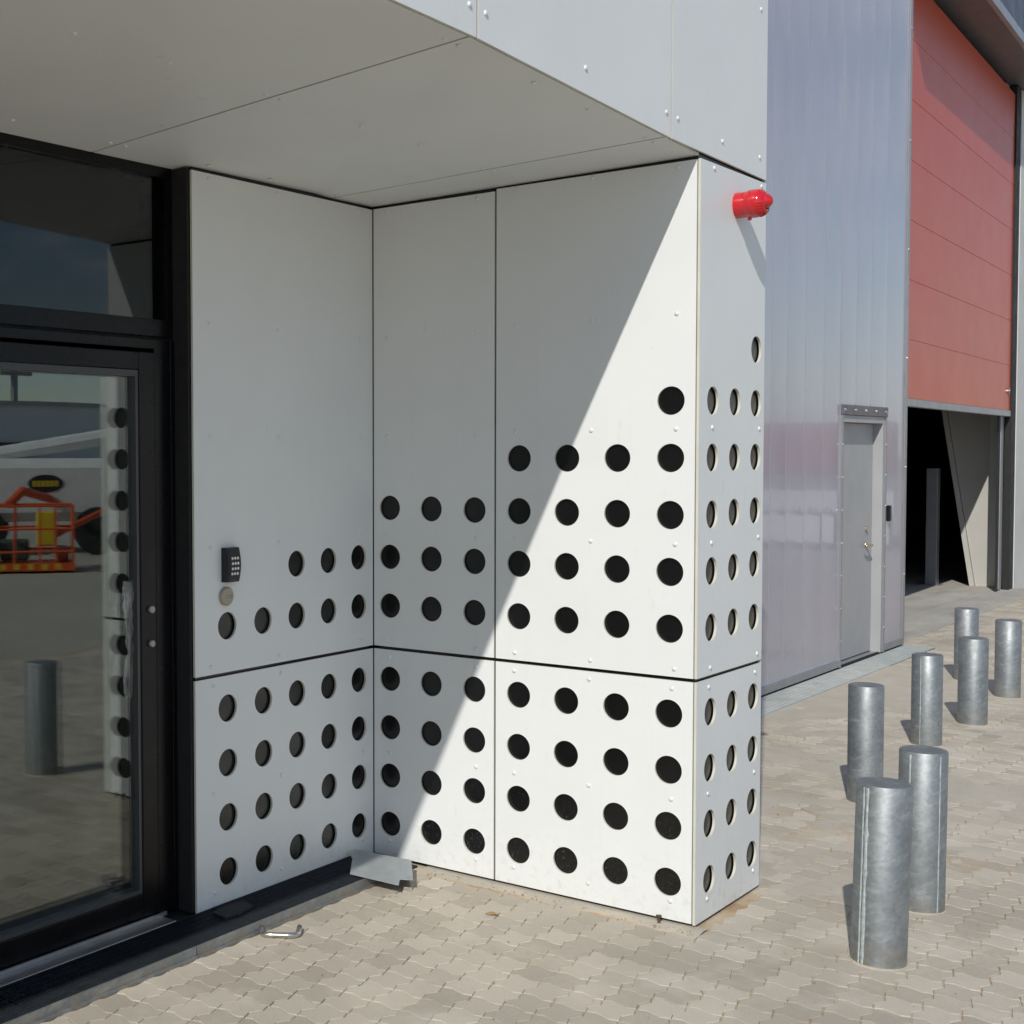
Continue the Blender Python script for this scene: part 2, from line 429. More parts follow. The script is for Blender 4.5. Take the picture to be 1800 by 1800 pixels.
def holed_panel(name, O, U, V, N, u0, u1, v0, v1, holes, r, th, parent, mat='white_panel', nseg=40):
    """flat sheet with round holes cut through; O origin, U/V axes, N outward normal"""
    O, U, V, N = Vector(O), Vector(U), Vector(V), Vector(N)
    bm = bmesh.new()
    P = lambda a, b, d=0.0: bm.verts.new(O + U*a + V*b - N*d)
    us = sorted({round(h[0], 4) for h in holes}); vs_ = sorted({round(h[1], 4) for h in holes})
    ub = [u0] + [(a+b)/2 for a, b in zip(us, us[1:])] + [u1]
    vb = [v0] + [(a+b)/2 for a, b in zip(vs_, vs_[1:])] + [v1]
    if vs_:                                   # keep ring cells of moderate size
        ext = vs_[-1] + 0.1
        if ext < v1 - 0.02: vb = vb[:-1] + [ext, v1]
        ext = vs_[0] - 0.1
        if ext > v0 + 0.02: vb = [v0, ext] + vb[1:]
    H = {(round(a, 4), round(b, 4)) for a, b in holes}
    for i in range(len(ub)-1):
        for j in range(len(vb)-1):
            a0, a1, b0, b1 = ub[i], ub[i+1], vb[j], vb[j+1]
            hit = [h for h in H if a0 < h[0] < a1 and b0 < h[1] < b1]
            if not hit:
                for d in (0.0, th): bm.faces.new((P(a0,b0,d), P(a1,b0,d), P(a1,b1,d), P(a0,b1,d)))
                continue
            cu, cv = hit[0]
            ang = [2*pi*t/nseg for t in range(nseg)]
            ang += [math.atan2(y-cv, x-cu) % (2*pi) for x in (a0, a1) for y in (b0, b1)]
            ang = sorted(ang)
            def edge(t):
                c, s = cos(t), sin(t); q = []
                if c > 1e-9: q.append((a1-cu)/c)
                if c < -1e-9: q.append((a0-cu)/c)
                if s > 1e-9: q.append((b1-cv)/s)
                if s < -1e-9: q.append((b0-cv)/s)
                k_ = min(q); return (cu+c*k_, cv+s*k_)
            rim = []
            for d in (0.0, th):
                inn = [P(cu+r*cos(t), cv+r*sin(t), d) for t in ang]
                ou = [P(*edge(t), d) for t in ang]
                for q in range(len(ang)):
                    w_ = (q+1) % len(ang)
                    bm.faces.new((inn[q], ou[q], ou[w_], inn[w_]))
                rim.append(inn)
            for q in range(len(ang)):
                w_ = (q+1) % len(ang)
                f = bm.faces.new((rim[0][q], rim[0][w_], rim[1][w_], rim[1][q])); f.material_index = 1
    for a, b, c, d in ((u0,v0,u1,v0), (u1,v0,u1,v1), (u1,v1,u0,v1), (u0,v1,u0,v0)):
        f = bm.faces.new((P(a,b), P(c,d), P(c,d,th), P(a,b,th))); f.material_index = 1
    bmesh.ops.remove_doubles(bm, verts=bm.verts, dist=1e-5)
    return mesh_obj(name, bm, None, parent, mats=[mat, 'panel_edge'])
simple('panel_edge', (0.60, 0.585, 0.50), 0.6)

# rivet meshes: one per facing
RIV = {}
def rivet_mesh(axis, key):
    bm = bmesh.new(); lathe(bm, [(0.0080, -0.001), (0.0080, 0.0016), (0.0062, 0.0038), (0.0030, 0.0050), (0, 0.0054)], (0, 0, 0), axis, 12, cap=False)
    me = bpy.data.meshes.new('rivet'); bmesh.ops.recalc_face_normals(bm, faces=bm.faces); bm.to_mesh(me); bm.free()
    me.materials.append(MAT['rivet_white'])
    for f in me.polygons: f.use_smooth = True
    RIV[key] = me
for key, ax in (('-y', (0,-1,0)), ('-x', (-1,0,0)), ('-z', (0,0,-1))): rivet_mesh(ax, key)
def rivet(parent, loc, key):
    return link(bpy.data.objects.new('rivet', RIV[key]), parent, loc)

# ------------------------------------------------------------------ setting: ground
def structure(o): o['kind'] = 'structure'; return o
GX0, GX1, GY0, GY1 = -4.6, 12.6, -5.2, 0.28       # the zone laid with modelled pavers
bm = bmesh.new()
S = 400
# ring of four big quads round the paved zone, so the sheets never overlap
for x0, x1, y0, y1 in ((-S, S, -S, GY0), (-S, S, 0.9, S), (-S, GX0, GY0, 0.9), (GX1, S, GY0, 0.9)):
    bm.faces.new([bm.verts.new(c) for c in ((x0,y0,-0.004), (x1,y0,-0.004), (x1,y1,-0.004), (x0,y1,-0.004))])
structure(mesh_obj('ground', bm, 'yard_ground'))

# sand bed: a gently uneven sheet a few millimetres under the paver tops
bm = bmesh.new(); step = 0.05
nx = int((GX1-GX0)/step); ny = int((0.9-GY0)/step)
grid = []
for i in range(nx+1):
    row = []
    for j in range(ny+1):
        x = GX0 + (GX1-GX0)*i/nx; y = GY0 + (0.9-GY0)*j/ny
        h = -0.0042 + 0.0042*noise.noise((x*1.3, y*1.3, 3.1)) + 0.0028*noise.noise((x*6, y*6, 1.7))
        for cx_, cy_, rad, am in ((1.5, -0.75, 0.9, .0052), (0.75, -1.75, 0.35, .0042), (3.6, -0.55, 1.1, .005), (6.0, -0.25, 1.5, .006), (2.6, -1.9, 0.6, .004), (-0.25, -0.45, 0.3, .003)):
            h += am*math.exp(-((x-cx_)**2+(y-cy_)**2)/rad**2)
        h = min(h, 0.0022)
        row.append(bm.verts.new((x, y, h)))
    grid.append(row)
for i in range(nx):
    for j in range(ny): bm.faces.new((grid[i][j], grid[i+1][j], grid[i+1][j+1], grid[i][j+1]))
paving = structure(mesh_obj('paving', bm, 'joint_sand', smooth=True))

# pavers
PX, PY = 0.115, 0.1075
AX, AY = -0.202, -2.175
def paver_poly():
    pts = []
    zz = [(0, 0), (0.037, 0.0105), (0.077, -0.0115)]
    s = [(0.0, 0.0), (0.25, 1.0), (0.5, 0.0), (0.75, -1.0)]
    for x, y in zz: pts.append((x, y))                                     # lower edge, left to right
    for t, k_ in s: pts.append((PX - k_*0.0095, PY*t))                      # right edge upwards
    for x, y in [(PX, 0)] + [(a, b) for a, b in reversed(zz[1:])]: pts.append((x, y+PY))
    for t, k_ in reversed(s[1:]): pts.append((-k_*0.0095, PY*t))
    pts.insert(len(pts)-3, (0, PY))
    cx, cy = PX/2, PY/2
    return [(x-cx, y-cy) for x, y in pts]
POLY = paver_poly()
def scaled(d):
    return [(x*(1-2*d/PX), y*(1-2*d/PY)) for x, y in POLY]
TOP, SK1, SK2 = scaled(0.0034), scaled(0.0020), scaled(0.0018)
def add_paver(bm, c, zt, tx, ty, tone_layer=None, tone=0.0):
    an = random.gauss(0, 0.009); jx, jy = random.gauss(0, .0009), random.gauss(0, .0009); ca, sa = cos(an), sin(an)
    def ring(pl, dz): return [bm.verts.new((c[0]+jx+x*ca-y*sa, c[1]+jy+x*sa+y*ca, zt+dz+tx*x+ty*y)) for x, y in pl]
    a, b, d = ring(TOP, 0), ring(SK1, -0.0022), ring(SK2, -0.012)
    fs = [bm.faces.new(a)]
    n = len(a)
    for i in range(n):
        j = (i+1) % n
        fs.append(bm.faces.new((a[i], b[i], b[j], a[j]))); fs.append(bm.faces.new((b[i], d[i], d[j], b[j])))
    if tone_layer is not None:
        for f in fs:
            for lp in f.loops: lp[tone_layer] = (tone, tone, tone, 1)
def project(x, y, z=0):
    d = Vector((x, y, z)) - CAM; wz = d.dot(fwd)
    if wz < 0.2: return None
    return 450 + 2409.2*d.dot(r2)/wz, 900 - 2409.2*d.dot(u2)/wz, wz
def in_void(x, y):
    if -5 < x < -0.06 and y > -0.275: return True                # entrance drain channel
    if -0.085 < x < 0.655 and y > -1.435: return True               # foot of the white block, sand strip
    if x >= 0.55 and y > -0.175 and x < 8.0: return True          # grating along the ribbed wall
    return y > 0.145
cells = []
for i in range(int((GX0-AX)/PX)+1, int((GX1-AX)/PX)-1):
    for j in range(int((GY0-AY)/PY)+1, int((GY1-AY)/PY)+1):
        x = AX + (i+0.5)*PX; y = AY + (j+0.5)*PY
        if in_void(x, y): continue
        q = project(x, y)
        size = 0
        if q and -10 < q[0] < 1810 and -10 < q[1] < 1815:
            hid = (q[0] < 1330 and q[1] < 1505)
            size = 0 if hid else 1/q[2]**1.5
        cells.append((size, x, y))
cells.sort(reverse=True)
PV = []
for v in range(14):
    bm = bmesh.new()
    add_paver(bm, (0, 0), 0, random.uniform(-.010, .010), random.uniform(-.010, .010))
    bmesh.ops.recalc_face_normals(bm, faces=bm.faces)
    me = bpy.data.meshes.new('paver'); bm.to_mesh(me); bm.free(); me.materials.append(MAT['paver_concrete']); PV.append(me)
rest = bmesh.new(); tl = rest.loops.layers.float_color.new('tone')
def settle(x, y): return 0.0016*noise.noise((x*1.7, y*1.7, 9.2)) + random.uniform(-.0008, .0008)
for idx, (sz, x, y) in enumerate(cells):
    if idx < 295 and sz > 0:
        link(bpy.data.objects.new('paver', random.choice(PV)), paving, (x, y, settle(x, y)))
    else:
        add_paver(rest, (x, y), settle(x, y), random.uniform(-.010, .010), random.uniform(-.010, .010), tl, random.random())
o = mesh_obj('pavers', rest, 'paver_concrete', paving); o['kind'] = 'stuff'

# concrete floor in front of and inside the hall
bm = bmesh.new()
for x0, x1, y0, y1 in ((7.90, 11.95, 0.196, 4.0), (11.958, 26.0, 0.196, 4.0), (7.90, 11.95, 4.008, 12.0), (11.958, 26.0, 4.008, 12.0)):
    box(bm, x0, x1, y0, y1, -0.05, 0.006, bevel=0.003)
structure(mesh_obj('concrete_floor', bm, 'apron_concrete'))

# ------------------------------------------------------------------ white entrance block
FY = -1.379; TH = 0.009; R = 0.05
ZF = lambda x: 2.688 - 0.047*max(x, -1.8) if x < 0 else 2.684        # lower edge of the fascia
block = thing('entrance_building', 'white panelled entrance block with round black holes, canopy and glass door', 'building', (0, 0, 0))
zr = [0.147+0.2*i for i in range(4)]; zu = [1.0475+0.2*i for i in range(6)]
Z0, ZS0, ZS1 = 0.014, 0.866, 0.879

# side wall next to the door (faces -y)
xs = [-0.1013-0.2*(4-c) for c in range(5)]
Lw = dict(O=(0,0,0), U=(1,0,0), V=(0,0,1), N=(0,-1,0))
pl = holed_panel('panel', **Lw, u0=-1.072, u1=-0.0035, v0=Z0, v1=ZS0, holes=[(x, z) for x in xs for z in zr], r=R, th=TH, parent=block)
for x in (-0.978, -0.600, -0.078):
    for z in (0.837, 0.446, 0.085): rivet(pl, (x, 0, z), '-y')
pu = holed_panel('panel', **Lw, u0=-1.072, u1=-0.0035, v0=ZS1, v1=2.660, holes=[(x, zu[0]) for x in xs]+[(x, zu[1]) for x in xs[2:]], r=R, th=TH, parent=block)
for x in (-0.988, -0.609, -0.092):
    for z in (0.907, 1.335, 1.731, 2.131, 2.640): rivet(pu, (x, 0, z), '-y')

# return wall (faces -x)
Rw = dict(O=(0,0,0), U=(0,-1,0), V=(0,0,1), N=(-1,0,0))
c3 = [0.0827+0.2*c for c in range(3)]; c4 = [0.6786+0.2*c for c in range(4)]
p = holed_panel('panel', **Rw, u0=0.0035, u1=0.571, v0=Z0, v1=ZS0, holes=[(u, z) for u in c3 for z in zr], r=R, th=TH, parent=block)
for u in (0.081, 0.492):
    for z in (0.836, 0.443, 0.077): rivet(p, (0, -u, z), '-x')
p = holed_panel('panel', **Rw, u0=0.0035, u1=0.571, v0=ZS1, v1=2.662, holes=[(u, z) for u in c3 for z in zu[:3]], r=R, th=TH, parent=block)
for u in (0.070, 0.492):
    for z in (0.906, 1.339, 1.737, 2.138, 2.645): rivet(p, (0, -u, z), '-x')
p = holed_panel('panel', **Rw, u0=0.579, u1=1.3668, v0=Z0, v1=ZS0, holes=[(u, z) for u in c4 for z in zr], r=R, th=TH, parent=block)
for u in (0.660, 0.972, 1.290):
    for z in (0.837, 0.444, 0.079): rivet(p, (0, -u, z), '-x')
p = holed_panel('panel', **Rw, u0=0.579, u1=1.3668, v0=ZS1, v1=2.670, holes=[(u, z) for u in c4 for z in zu[:4]]+[(c4[3], zu[4])], r=R, th=TH, parent=block)
for u in (0.662, 0.976, 1.298):
    for z in (0.907, 1.345, 1.748, 2.148, 2.659): rivet(p, (0, -u, z if u < 1.2 or z < 2.6 else 2.650), '-x')

# front face (faces -y)
Fw = dict(O=(0,FY,0), U=(1,0,0), V=(0,0,1), N=(0,-1,0))
cf = [0.1221+0.2*c for c in range(3)]
p = holed_panel('panel', **Fw, u0=0.003, u1=0.600, v0=Z0-.004, v1=ZS0, holes=[(x, z) for x in cf for z in zr], r=R, th=TH, parent=block)
for x in (0.105, 0.537):
    for z in (0.838, 0.458, 0.081): rivet(p, (x, FY, z), '-y')
p = holed_panel('panel', **Fw, u0=0.003, u1=0.603, v0=ZS1, v1=2.672, holes=[(x, z) for x in cf for z in zu[:5]]+[(cf[2], zu[5])], r=R, th=TH, parent=block)
for x in (0.117, 0.556):
    for z in (0.906, 1.348, 1.754, 2.655): rivet(p, (x, FY, z), '-y')

# fascia above the canopy edge, one mesh per panel
def quadplate(name, pts, th, parent, n):
    bm = bmesh.new(); n = Vector(n)
    a = [bm.verts.new(Vector(q)) for q in pts]; b = [bm.verts.new(Vector(q)-n*th) for q in pts]
    bm.faces.new(a); bm.faces.new(b)
    for i in range(4):
        f = bm.faces.new((a[i], a[(i+1) % 4], b[(i+1) % 4], b[i])); f.material_index = 1
    return mesh_obj(name, bm, None, parent, mats=['white_panel', 'panel_edge'])
FJ = [-12.24, -11.04, -9.84, -8.64, -7.44, -6.24, -5.04, -3.84, -2.64, -1.438, -0.236, 0.603]  # far left panels are unseen, added to keep sun out of the door glass
for a, b in zip(FJ, FJ[1:]):
    x0, x1 = a+0.004, b-0.004 if b < 0.6 else b
    p = quadplate('fascia_panel', [(x0, FY, ZF(x0)), (x1, FY, ZF(x1)), (x1, FY, 3.86), (x0, FY, 3.86)], TH, block, (0, -1, 0))
    for x in ((x0+0.036, (x0+x1)/2, x1-0.036) if x1-x0 > 1 else (x0+0.044, (x0+x1)/2, x1-0.068)):
        rivet(p, (x, FY, ZF(x)+0.075), '-y'); rivet(p, (x, FY, 3.30), '-y'); rivet(p, (x, FY, 3.80), '-y')
# soffit panels
ZI = 2.674
SJ = [-12.24, -11.04, -9.84, -8.64, -7.44, -6.24, -5.06, -3.87, -2.67, -1.462, -0.262, 0.0]  # unseen left end lengthened with the fascia to block the sun
def zs(x, y): return ZI + (ZF(x)-ZI)*(-y/1.379)
for a, b in zip(SJ, SJ[1:]):
    x0, x1 = a+0.004, b-0.004 if b < 0 else 0.012
    y0, y1 = FY+0.012, 0.14
    p = quadplate('soffit_panel', [(x0, y0, zs(x0, y0)), (x1, y0, zs(x1, y0)), (x1, y1, zs(x1, y1)), (x0, y1, zs(x0, y1))], TH, block, (0, 0, -1))
    us = (x0+0.03, x0+0.43, x1-0.43, x1-0.03) if x1-x0 > 1 else (x0+0.03, x1-0.09)
    for x in us:
        for y in (-0.04, -0.70, -1.315): rivet(p, (x, y, zs(x, y)), '-z')

# body behind the sheets: dark backing with the holes' bottoms, roof
bm = bmesh.new()
box(bm, -1.06, 0.0125, 0.0135, 0.112, 0.004, 2.790)                    # behind the side wall
box(bm, 0.0130, 0.600, -1.3655, 0.112, 0.004, 2.790)                   # behind return and front
mesh_obj('backing_board', bm, 'backing_board', block)
bm = bmesh.new()
box(bm, -12.22, 0.600, FY+0.0125, 0.105, 2.80, 3.84)
mesh_obj('canopy_body', bm, 'black_gap', block)
boxobj('roof_cap', (-12.25, 0.612, FY-0.012, 0.11, 3.862, 3.90), 'trim_grey', block)
boxobj('end_panel', (0.604, 0.613, FY+0.004, 0.11, 0.012, 3.858), 'white_panel', block)
# wall to the left of the door, outside the picture
boxobj('panel', (-12.2, -3.30, -0.001, 0.010, 0.05, 2.66), 'white_panel', block)
boxobj('backing_board', (-12.2, -3.28, 0.014, 0.10, 0.0, 2.655), 'black_gap', block)

# ---- glazed door, frame, transom
YF = 0.082
bm = bmesh.new()
box(bm, -1.180, -1.086, YF, YF+0.09, 0.036, 2.070, bevel=0.002)
box(bm, -1.128, -1.064, YF+0.03, YF+0.12, 0.036, 2.675)
box(bm, -3.30, -1.180, YF, YF+0.09, 2.036, 2.070, bevel=0.002)
box(bm, -2.30, -2.19, YF, YF+0.09, 0.036, 2.0355, bevel=0.002)
box(bm, -3.30, -3.20, YF, YF+0.09, 0.036, 2.0355, bevel=0.002)
frame = mesh_obj('door_frame', bm, 'black_frame', block)
boxobj('reveal', (-1.0855, -1.073, 0.012, YF+0.029, 0.036, 2.668), 'black_gap', frame)
boxobj('cover_strip', (-1.107, -1.0865, YF-0.006, YF-0.001, 0.04, 2.066), 'black_frame', frame, bevel=0.001)

bm = bmesh.new()
box(bm, -3.30, -1.086, YF, YF+0.08, 2.080, 2.140, bevel=0.002)
box(bm, -3.30, -1.086, YF, YF+0.08, 2.632, 2.673, bevel=0.002)
box(bm, -1.112, -1.086, YF+.001, YF+0.08, 2.1405, 2.6315, bevel=0.0)
box(bm, -3.30, -3.24, YF+.001, YF+0.08, 2.1405, 2.6315)
tw = mesh_obj('transom_window', bm, 'black_frame', block)
boxobj('pane', (-3.24, -1.112, YF+0.016, YF+0.022, 2.1405, 2.6315), 'transom_glass', tw)
bm = bmesh.new(); box(bm, -3.3, -1.086, YF+0.02, YF+0.06, 2.0705, 2.0795)
mesh_obj('gasket', bm, 'rubber', tw)

def door_leaf(x0, x1):
    YL = YF-0.004
    bm = bmesh.new()
    gx0, gx1, gz0, gz1 = x0+0.088, x1-0.088, 0.150, 1.935
    box(bm, x0, gx0-0.014, YL, YL+0.07, 0.052, 2.024, bevel=0.003)
    box(bm, gx1+0.014, x1, YL, YL+0.07, 0.052, 2.024, bevel=0.003)
    box(bm, gx0-0.013, gx1+0.013, YL+0.0006, YL+0.07, gz1+0.026, 2.0235, bevel=0.003)
    box(bm, gx0-0.013, gx1+0.013, YL+0.0006, YL+0.07, 0.0525, gz0-0.014, bevel=0.003)
    d = mesh_obj('door', bm, 'black_frame', block)
    bm = bmesh.new()
    box(bm, gx0-0.013, gx0, YL+0.006, YL+0.05, gz0-0.013, gz1+0.025)
    box(bm, gx1, gx1+0.013, YL+0.006, YL+0.05, gz0-0.013, gz1+0.025)
    box(bm, gx0, gx1, YL+0.0062, YL+0.05, gz1+0.003, gz1+0.025)
    box(bm, gx0, gx1, YL+0.0062, YL+0.05, gz0-0.013, gz0)
    mesh_obj('glazing_bead', bm, 'grey_bead', d)
    boxobj('pane', (gx0, gx1, 0.104, 0.110, gz0, gz1+.003), 'pane_glass', d)
    boxobj('pane', (gx0, gx1, 0.128, 0.134, gz0, gz1+.003), 'inner_pane_glass', d)
    return d, gx0, gx1, gz0, gz1
d1, gx0, gx1, gz0, gz1 = door_leaf(-2.185, -1.184)
d1['label'] = 'black framed glass door leaf'
for z, rr in ((1.130, 0.0135), (1.010, 0.0125)):
    bm = bmesh.new(); lathe(bm, [(rr, 0), (rr, 0.008), (rr*0.85, 0.011), (0, 0.011)], (-1.213, YF-0.004, z), (0, -1, 0), 20, cap=False)
    lk = mesh_obj('lock_cylinder', bm, 'trim_grey', d1, smooth=False)
door_leaf(-3.195, -2.305)
bm = bmesh.new(); box(bm, -3.3, -1.172, 0.004, YF+0.09, 0.026, 0.0345, bevel=0.002); box(bm, -3.3, -1.150, 0.072, 0.080, 0.035, 0.048)
mesh_obj('door_sill', bm, 'aluminium', block)
bm = bmesh.new(); box(bm, -3.3, -1.06, 0.012, YF+0.09, 0.0, 0.0255)
mesh_obj('sill_base', bm, 'black_gap', block)
# room behind the glass
bm = bmesh.new()
for f in ((( -3.4,0.2,0.01),(-0.2,0.2,0.01),(-0.2,4,0.01),(-3.4,4,0.01)), ((-3.4,4,0),(-0.2,4,0),(-0.2,4,2.8),(-3.4,4,2.8)), ((-3.4,0.2,2.7),(-0.2,0.2,2.7),(-0.2,4,2.7),(-3.4,4,2.7)),
          ((-3.4,0.15,0),(-3.4,4,0),(-3.4,4,2.8),(-3.4,0.15,2.8)), ((-0.2,0.15,0),(-0.2,4,0),(-0.2,4,2.8),(-0.2,0.15,2.8)), ((-1.07,0.21,0),(-0.2,0.21,0),(-0.2,0.21,2.8),(-1.07,0.21,2.8))):
    bm.faces.new([bm.verts.new(c) for c in f])
mesh_obj('inner_room', bm, 'room_dark', block)

# torn protective film still stuck to the pane edge
bm = bmesh.new(); n = 60; prev = None
for i in range(n+1):
    t = i/n; z = 1.235 - 0.405*t
    wdt = 0.040 + 0.008*sin(t*7+1) + 0.012*noise.noise((t*9, 2, 1)) - 0.02*max(0, t-0.85)*5
    xr = -1.282 + 0.008*noise.noise((t*11, 5, 1)) - 0.006*t
    row = []
    for j in range(5):
        u = j/4
        row.append(bm.verts.new((xr - wdt*(1-u), 0.097 - 0.008*abs(noise.noise((t*22, u*4, 7))) - 0.001, z + 0.012*noise.noise((u*3, t*5, 2)))))
    if prev:
        for j in range(4): bm.faces.new((prev[j], prev[j+1], row[j+1], row[j]))
    prev = row
o = mesh_obj('plastic_film', bm, 'plastic_film', None, smooth=True)
tag(o, 'torn strip of clear wrinkled plastic film stuck to the glass door edge', 'plastic film')

# ------------------------------------------------------------------ entrance drain
drain = thing('drain_channel', 'long galvanised drain channel with dark grating in front of the glass door', 'drain', (-1.3, -0.12, 0))
bm = bmesh.new()
box(bm, -5.0, -1.322, -0.232, -0.226, -0.03, 0.0385); box(bm, -1.318, -0.17, -0.232, -0.226, -0.03, 0.0385)
box(bm, -5.0, -1.322, -0.240, -0.2325, -0.03, 0.010); box(bm, -1.318, -0.17, -0.240, -0.2325, -0.03, 0.008)
mesh_obj('edge_profile', bm, 'galvanised', drain)
boxobj('channel_bed', (-5.0, -0.012, -0.225, 0.011, -0.02, 0.004), 'black_gap', drain)
x = -5.0
while x < -0.20:
    x1 = min(x+0.495, -0.165)
    bm = bmesh.new()
    y0, y1 = -0.2245, -0.001 if x > -1.3 else -0.002
    box(bm, x, x1, y0, y0+0.004, 0.010, 0.036); box(bm, x, x1, y1-0.004, y1, 0.010, 0.036)
    for q in range(int((x1-x)/0.0112)):
        xx = x+0.002+q*0.0112; box(bm, xx, xx+0.0026, y0+0.0041, y1-0.0041, 0.012, 0.0355)
    for q in range(1, 7):
        yy = y0 + (y1-y0)*q/7; box(bm, x+.001, x1-.001, yy-0.001, yy+0.001, 0.020, 0.0345)
    mesh_obj('grating', bm, 'galv_grate', drain)
    x = x1+0.005

# ------------------------------------------------------------------ hall with ribbed wall
WY = 0.12
hall = thing('hall_building', 'grey ribbed sheet hall with steel door and tall red sectional gate', 'building', (7.0, 0.5, 0))
seams = [0.62, 1.005, 1.375, 1.75, 2.12, 2.495, 2.87, 3.24, 3.615, 3.99, 4.365, 4.74, 5.04, 5.40, 5.79, 6.15, 6.53, 6.89, 7.29, 7.79]
DX0, DX1, DZ1 = 6.205, 7.235, 2.015
for a, b in zip(seams, seams[1:]):
    x0, x1 = a+0.004, b-0.004
    segs = [(x0, x1, 0.075)]
    if x1 > DX0 and x0 < DX1:
        segs = [(x0, x1, DZ1+0.004)]
        if x0 < DX0: segs.append((x0, DX0-0.004, 0.075, DZ1+0.004))
        if x1 > DX1: segs.append((DX1+0.004, x1, 0.075, DZ1+0.004))
    bm = bmesh.new()
    for s in segs:
        z1 = s[3] if len(s) > 3 else 8.0
        z0 = s[2]
        # shallow bowed sheet: 5 strips across
        L = s[1]-s[0]; nst = 6
        for q in range(nst):
            u0, u1 = q/nst, (q+1)/nst
            f = lambda u: WY - 0.0035*sin(pi*u)
            bm.faces.new([bm.verts.new(c) for c in ((s[0]+L*u0, f(u0), z0), (s[0]+L*u1, f(u1), z0), (s[0]+L*u1, f(u1), z1), (s[0]+L*u0, f(u0), z1))])
    bmesh.ops.remove_doubles(bm, verts=bm.verts, dist=1e-5)
    mesh_obj('ribbed_sheet', bm, 'ribbed_sheet', hall, smooth=True)
bm = bmesh.new()
for s in seams[1:-1]:
    z0 = DZ1+0.02 if DX0-0.02 < s < DX1+0.02 else 0.075
    box(bm, s-0.0038, s+0.0038, WY+0.0005, WY+0.02, z0, 8.0)
    o = mesh_obj('joint_strip', bm, 'sheet_joint', hall); bm = bmesh.new()
bm.free()
boxobj('wall_core', (0.62, DX0-0.03, WY+0.022, WY+0.30, 0.0, 8.0), 'trim_grey', hall)
boxobj('wall_core', (DX1+0.03, 7.83, WY+0.022, 0.50, 0.0, 8.0), 'trim_grey', hall)
boxobj('wall_core', (DX0-0.029, DX1+0.029, WY+0.022, WY+0.30, DZ1+0.02, 8.0), 'trim_grey', hall)
boxobj('base_trim', (0.62, DX0-0.026, WY-0.012, WY+0.02, 0.022, 0.074), 'trim_grey', hall, bevel=0.002)
boxobj('base_trim', (DX1+0.056, 7.785, WY-0.012, WY+0.02, 0.022, 0.074), 'trim_grey', hall, bevel=0.002)
boxobj('base_gap', (0.62, 7.80, WY+0.004, WY+0.02, 0.0, 0.0215), 'black_gap', hall)
ct = boxobj('corner_trim', (7.792, 7.850, WY-0.014, 0.515, 0.020, 8.0), 'trim_grey', hall, bevel=0.002)
SCR = None
def screw(parent, loc, axis=(0,-1,0), r=0.011):
    bm = bmesh.new(); lathe(bm, [(r, 0), (r, 0.004), (r*.6, 0.007), (0, 0.007)], loc, axis, 10, cap=False)
    return mesh_obj('screw', bm, 'screw', parent, loc)
for z in (0.62, 1.53, 2.45, 3.36, 4.27, 5.2): screw(ct, (7.822, WY-0.014, z))
# steel door in the ribbed wall
trim = boxobj('door_trim', (DX0-0.025, DX0+0.004, WY-0.016, WY+0.03, 0.018, DZ1-0.071), 'trim_grey', hall, bevel=0.001)
trim2 = boxobj('door_trim', (DX1+0.020, DX1+0.052, WY-0.016, WY+0.03, 0.018, DZ1-0.071), 'trim_grey', hall, bevel=0.001)
ht = boxobj('head_trim', (DX0-0.030, DX1+0.058, WY-0.020, WY+0.02, DZ1-0.070, DZ1+0.006), 'trim_dark', hall, bevel=0.001)
for q in range(5): screw(ht, (DX0+0.02+q*(DX1-DX0-0.02)/4, WY-0.020, DZ1-0.032), r=0.012)
for q in range(8):
    screw(trim, (DX0-0.011, WY-0.016, 0.22+q*0.25), r=0.008); screw(trim2, (DX1+0.036, WY-0.016, 0.22+q*0.25), r=0.008)
bm = bmesh.new()
box(bm, DX0+0.005, DX0+0.030, WY-0.006, WY+0.11, 0.018, DZ1-0.072)
box(bm, DX1-0.022, DX1+0.019, WY-0.006, WY+0.11, 0.018, DZ1-0.072)
box(bm, DX0+0.031, DX1-0.023, WY-0.0055, WY+0.11, DZ1-0.125, DZ1-0.073)
mesh_obj('door_frame', bm, 'door_grey', hall)
sdoor = boxobj('door', (DX0+0.033, DX1-0.025, WY+0.072, WY+0.11, 0.030, DZ1-0.128), 'door_grey', hall, bevel=0.002)
boxobj('threshold', (DX0+0.031, DX1-0.023, WY+0.02, WY+0.13, 0.002, 0.022), 'trim_grey', sdoor)
bm = bmesh.new()
YD = WY+0.072; hx, hz = 7.06, 0.905
lathe(bm, [(0.026, 0), (0.026, 0.010), (0.012, 0.012), (0.011, 0.055), (0.0, 0.056)], (hx, YD, hz), (0,-1,0), 18, cap=False)
tube(bm, [(hx+0.004, YD-0.05, hz), (hx-0.05, YD-0.052, hz), (hx-0.11, YD-0.05, hz), (hx-0.135, YD-0.042, hz)], 0.0105, 10)
mesh_obj('handle', bm, 'brass_steel', sdoor, smooth=True)
bm = bmesh.new(); lathe(bm, [(0.025, 0), (0.025, 0.012), (0.017, 0.016), (0, 0.016)], (hx, YD, 1.035), (0,-1,0), 18, cap=False)
mesh_obj('lock_cylinder', bm, 'brass_steel', sdoor)

# card reader beside the steel door
bm = bmesh.new(); box(bm, 7.325, 7.370, WY-0.036, WY-0.004, 1.09, 1.22, bevel=0.006)
cr_ = mesh_obj('card_reader', bm, 'keypad_black', None)
tag(cr_, 'small black card reader on the ribbed wall right of the steel door', 'card reader')

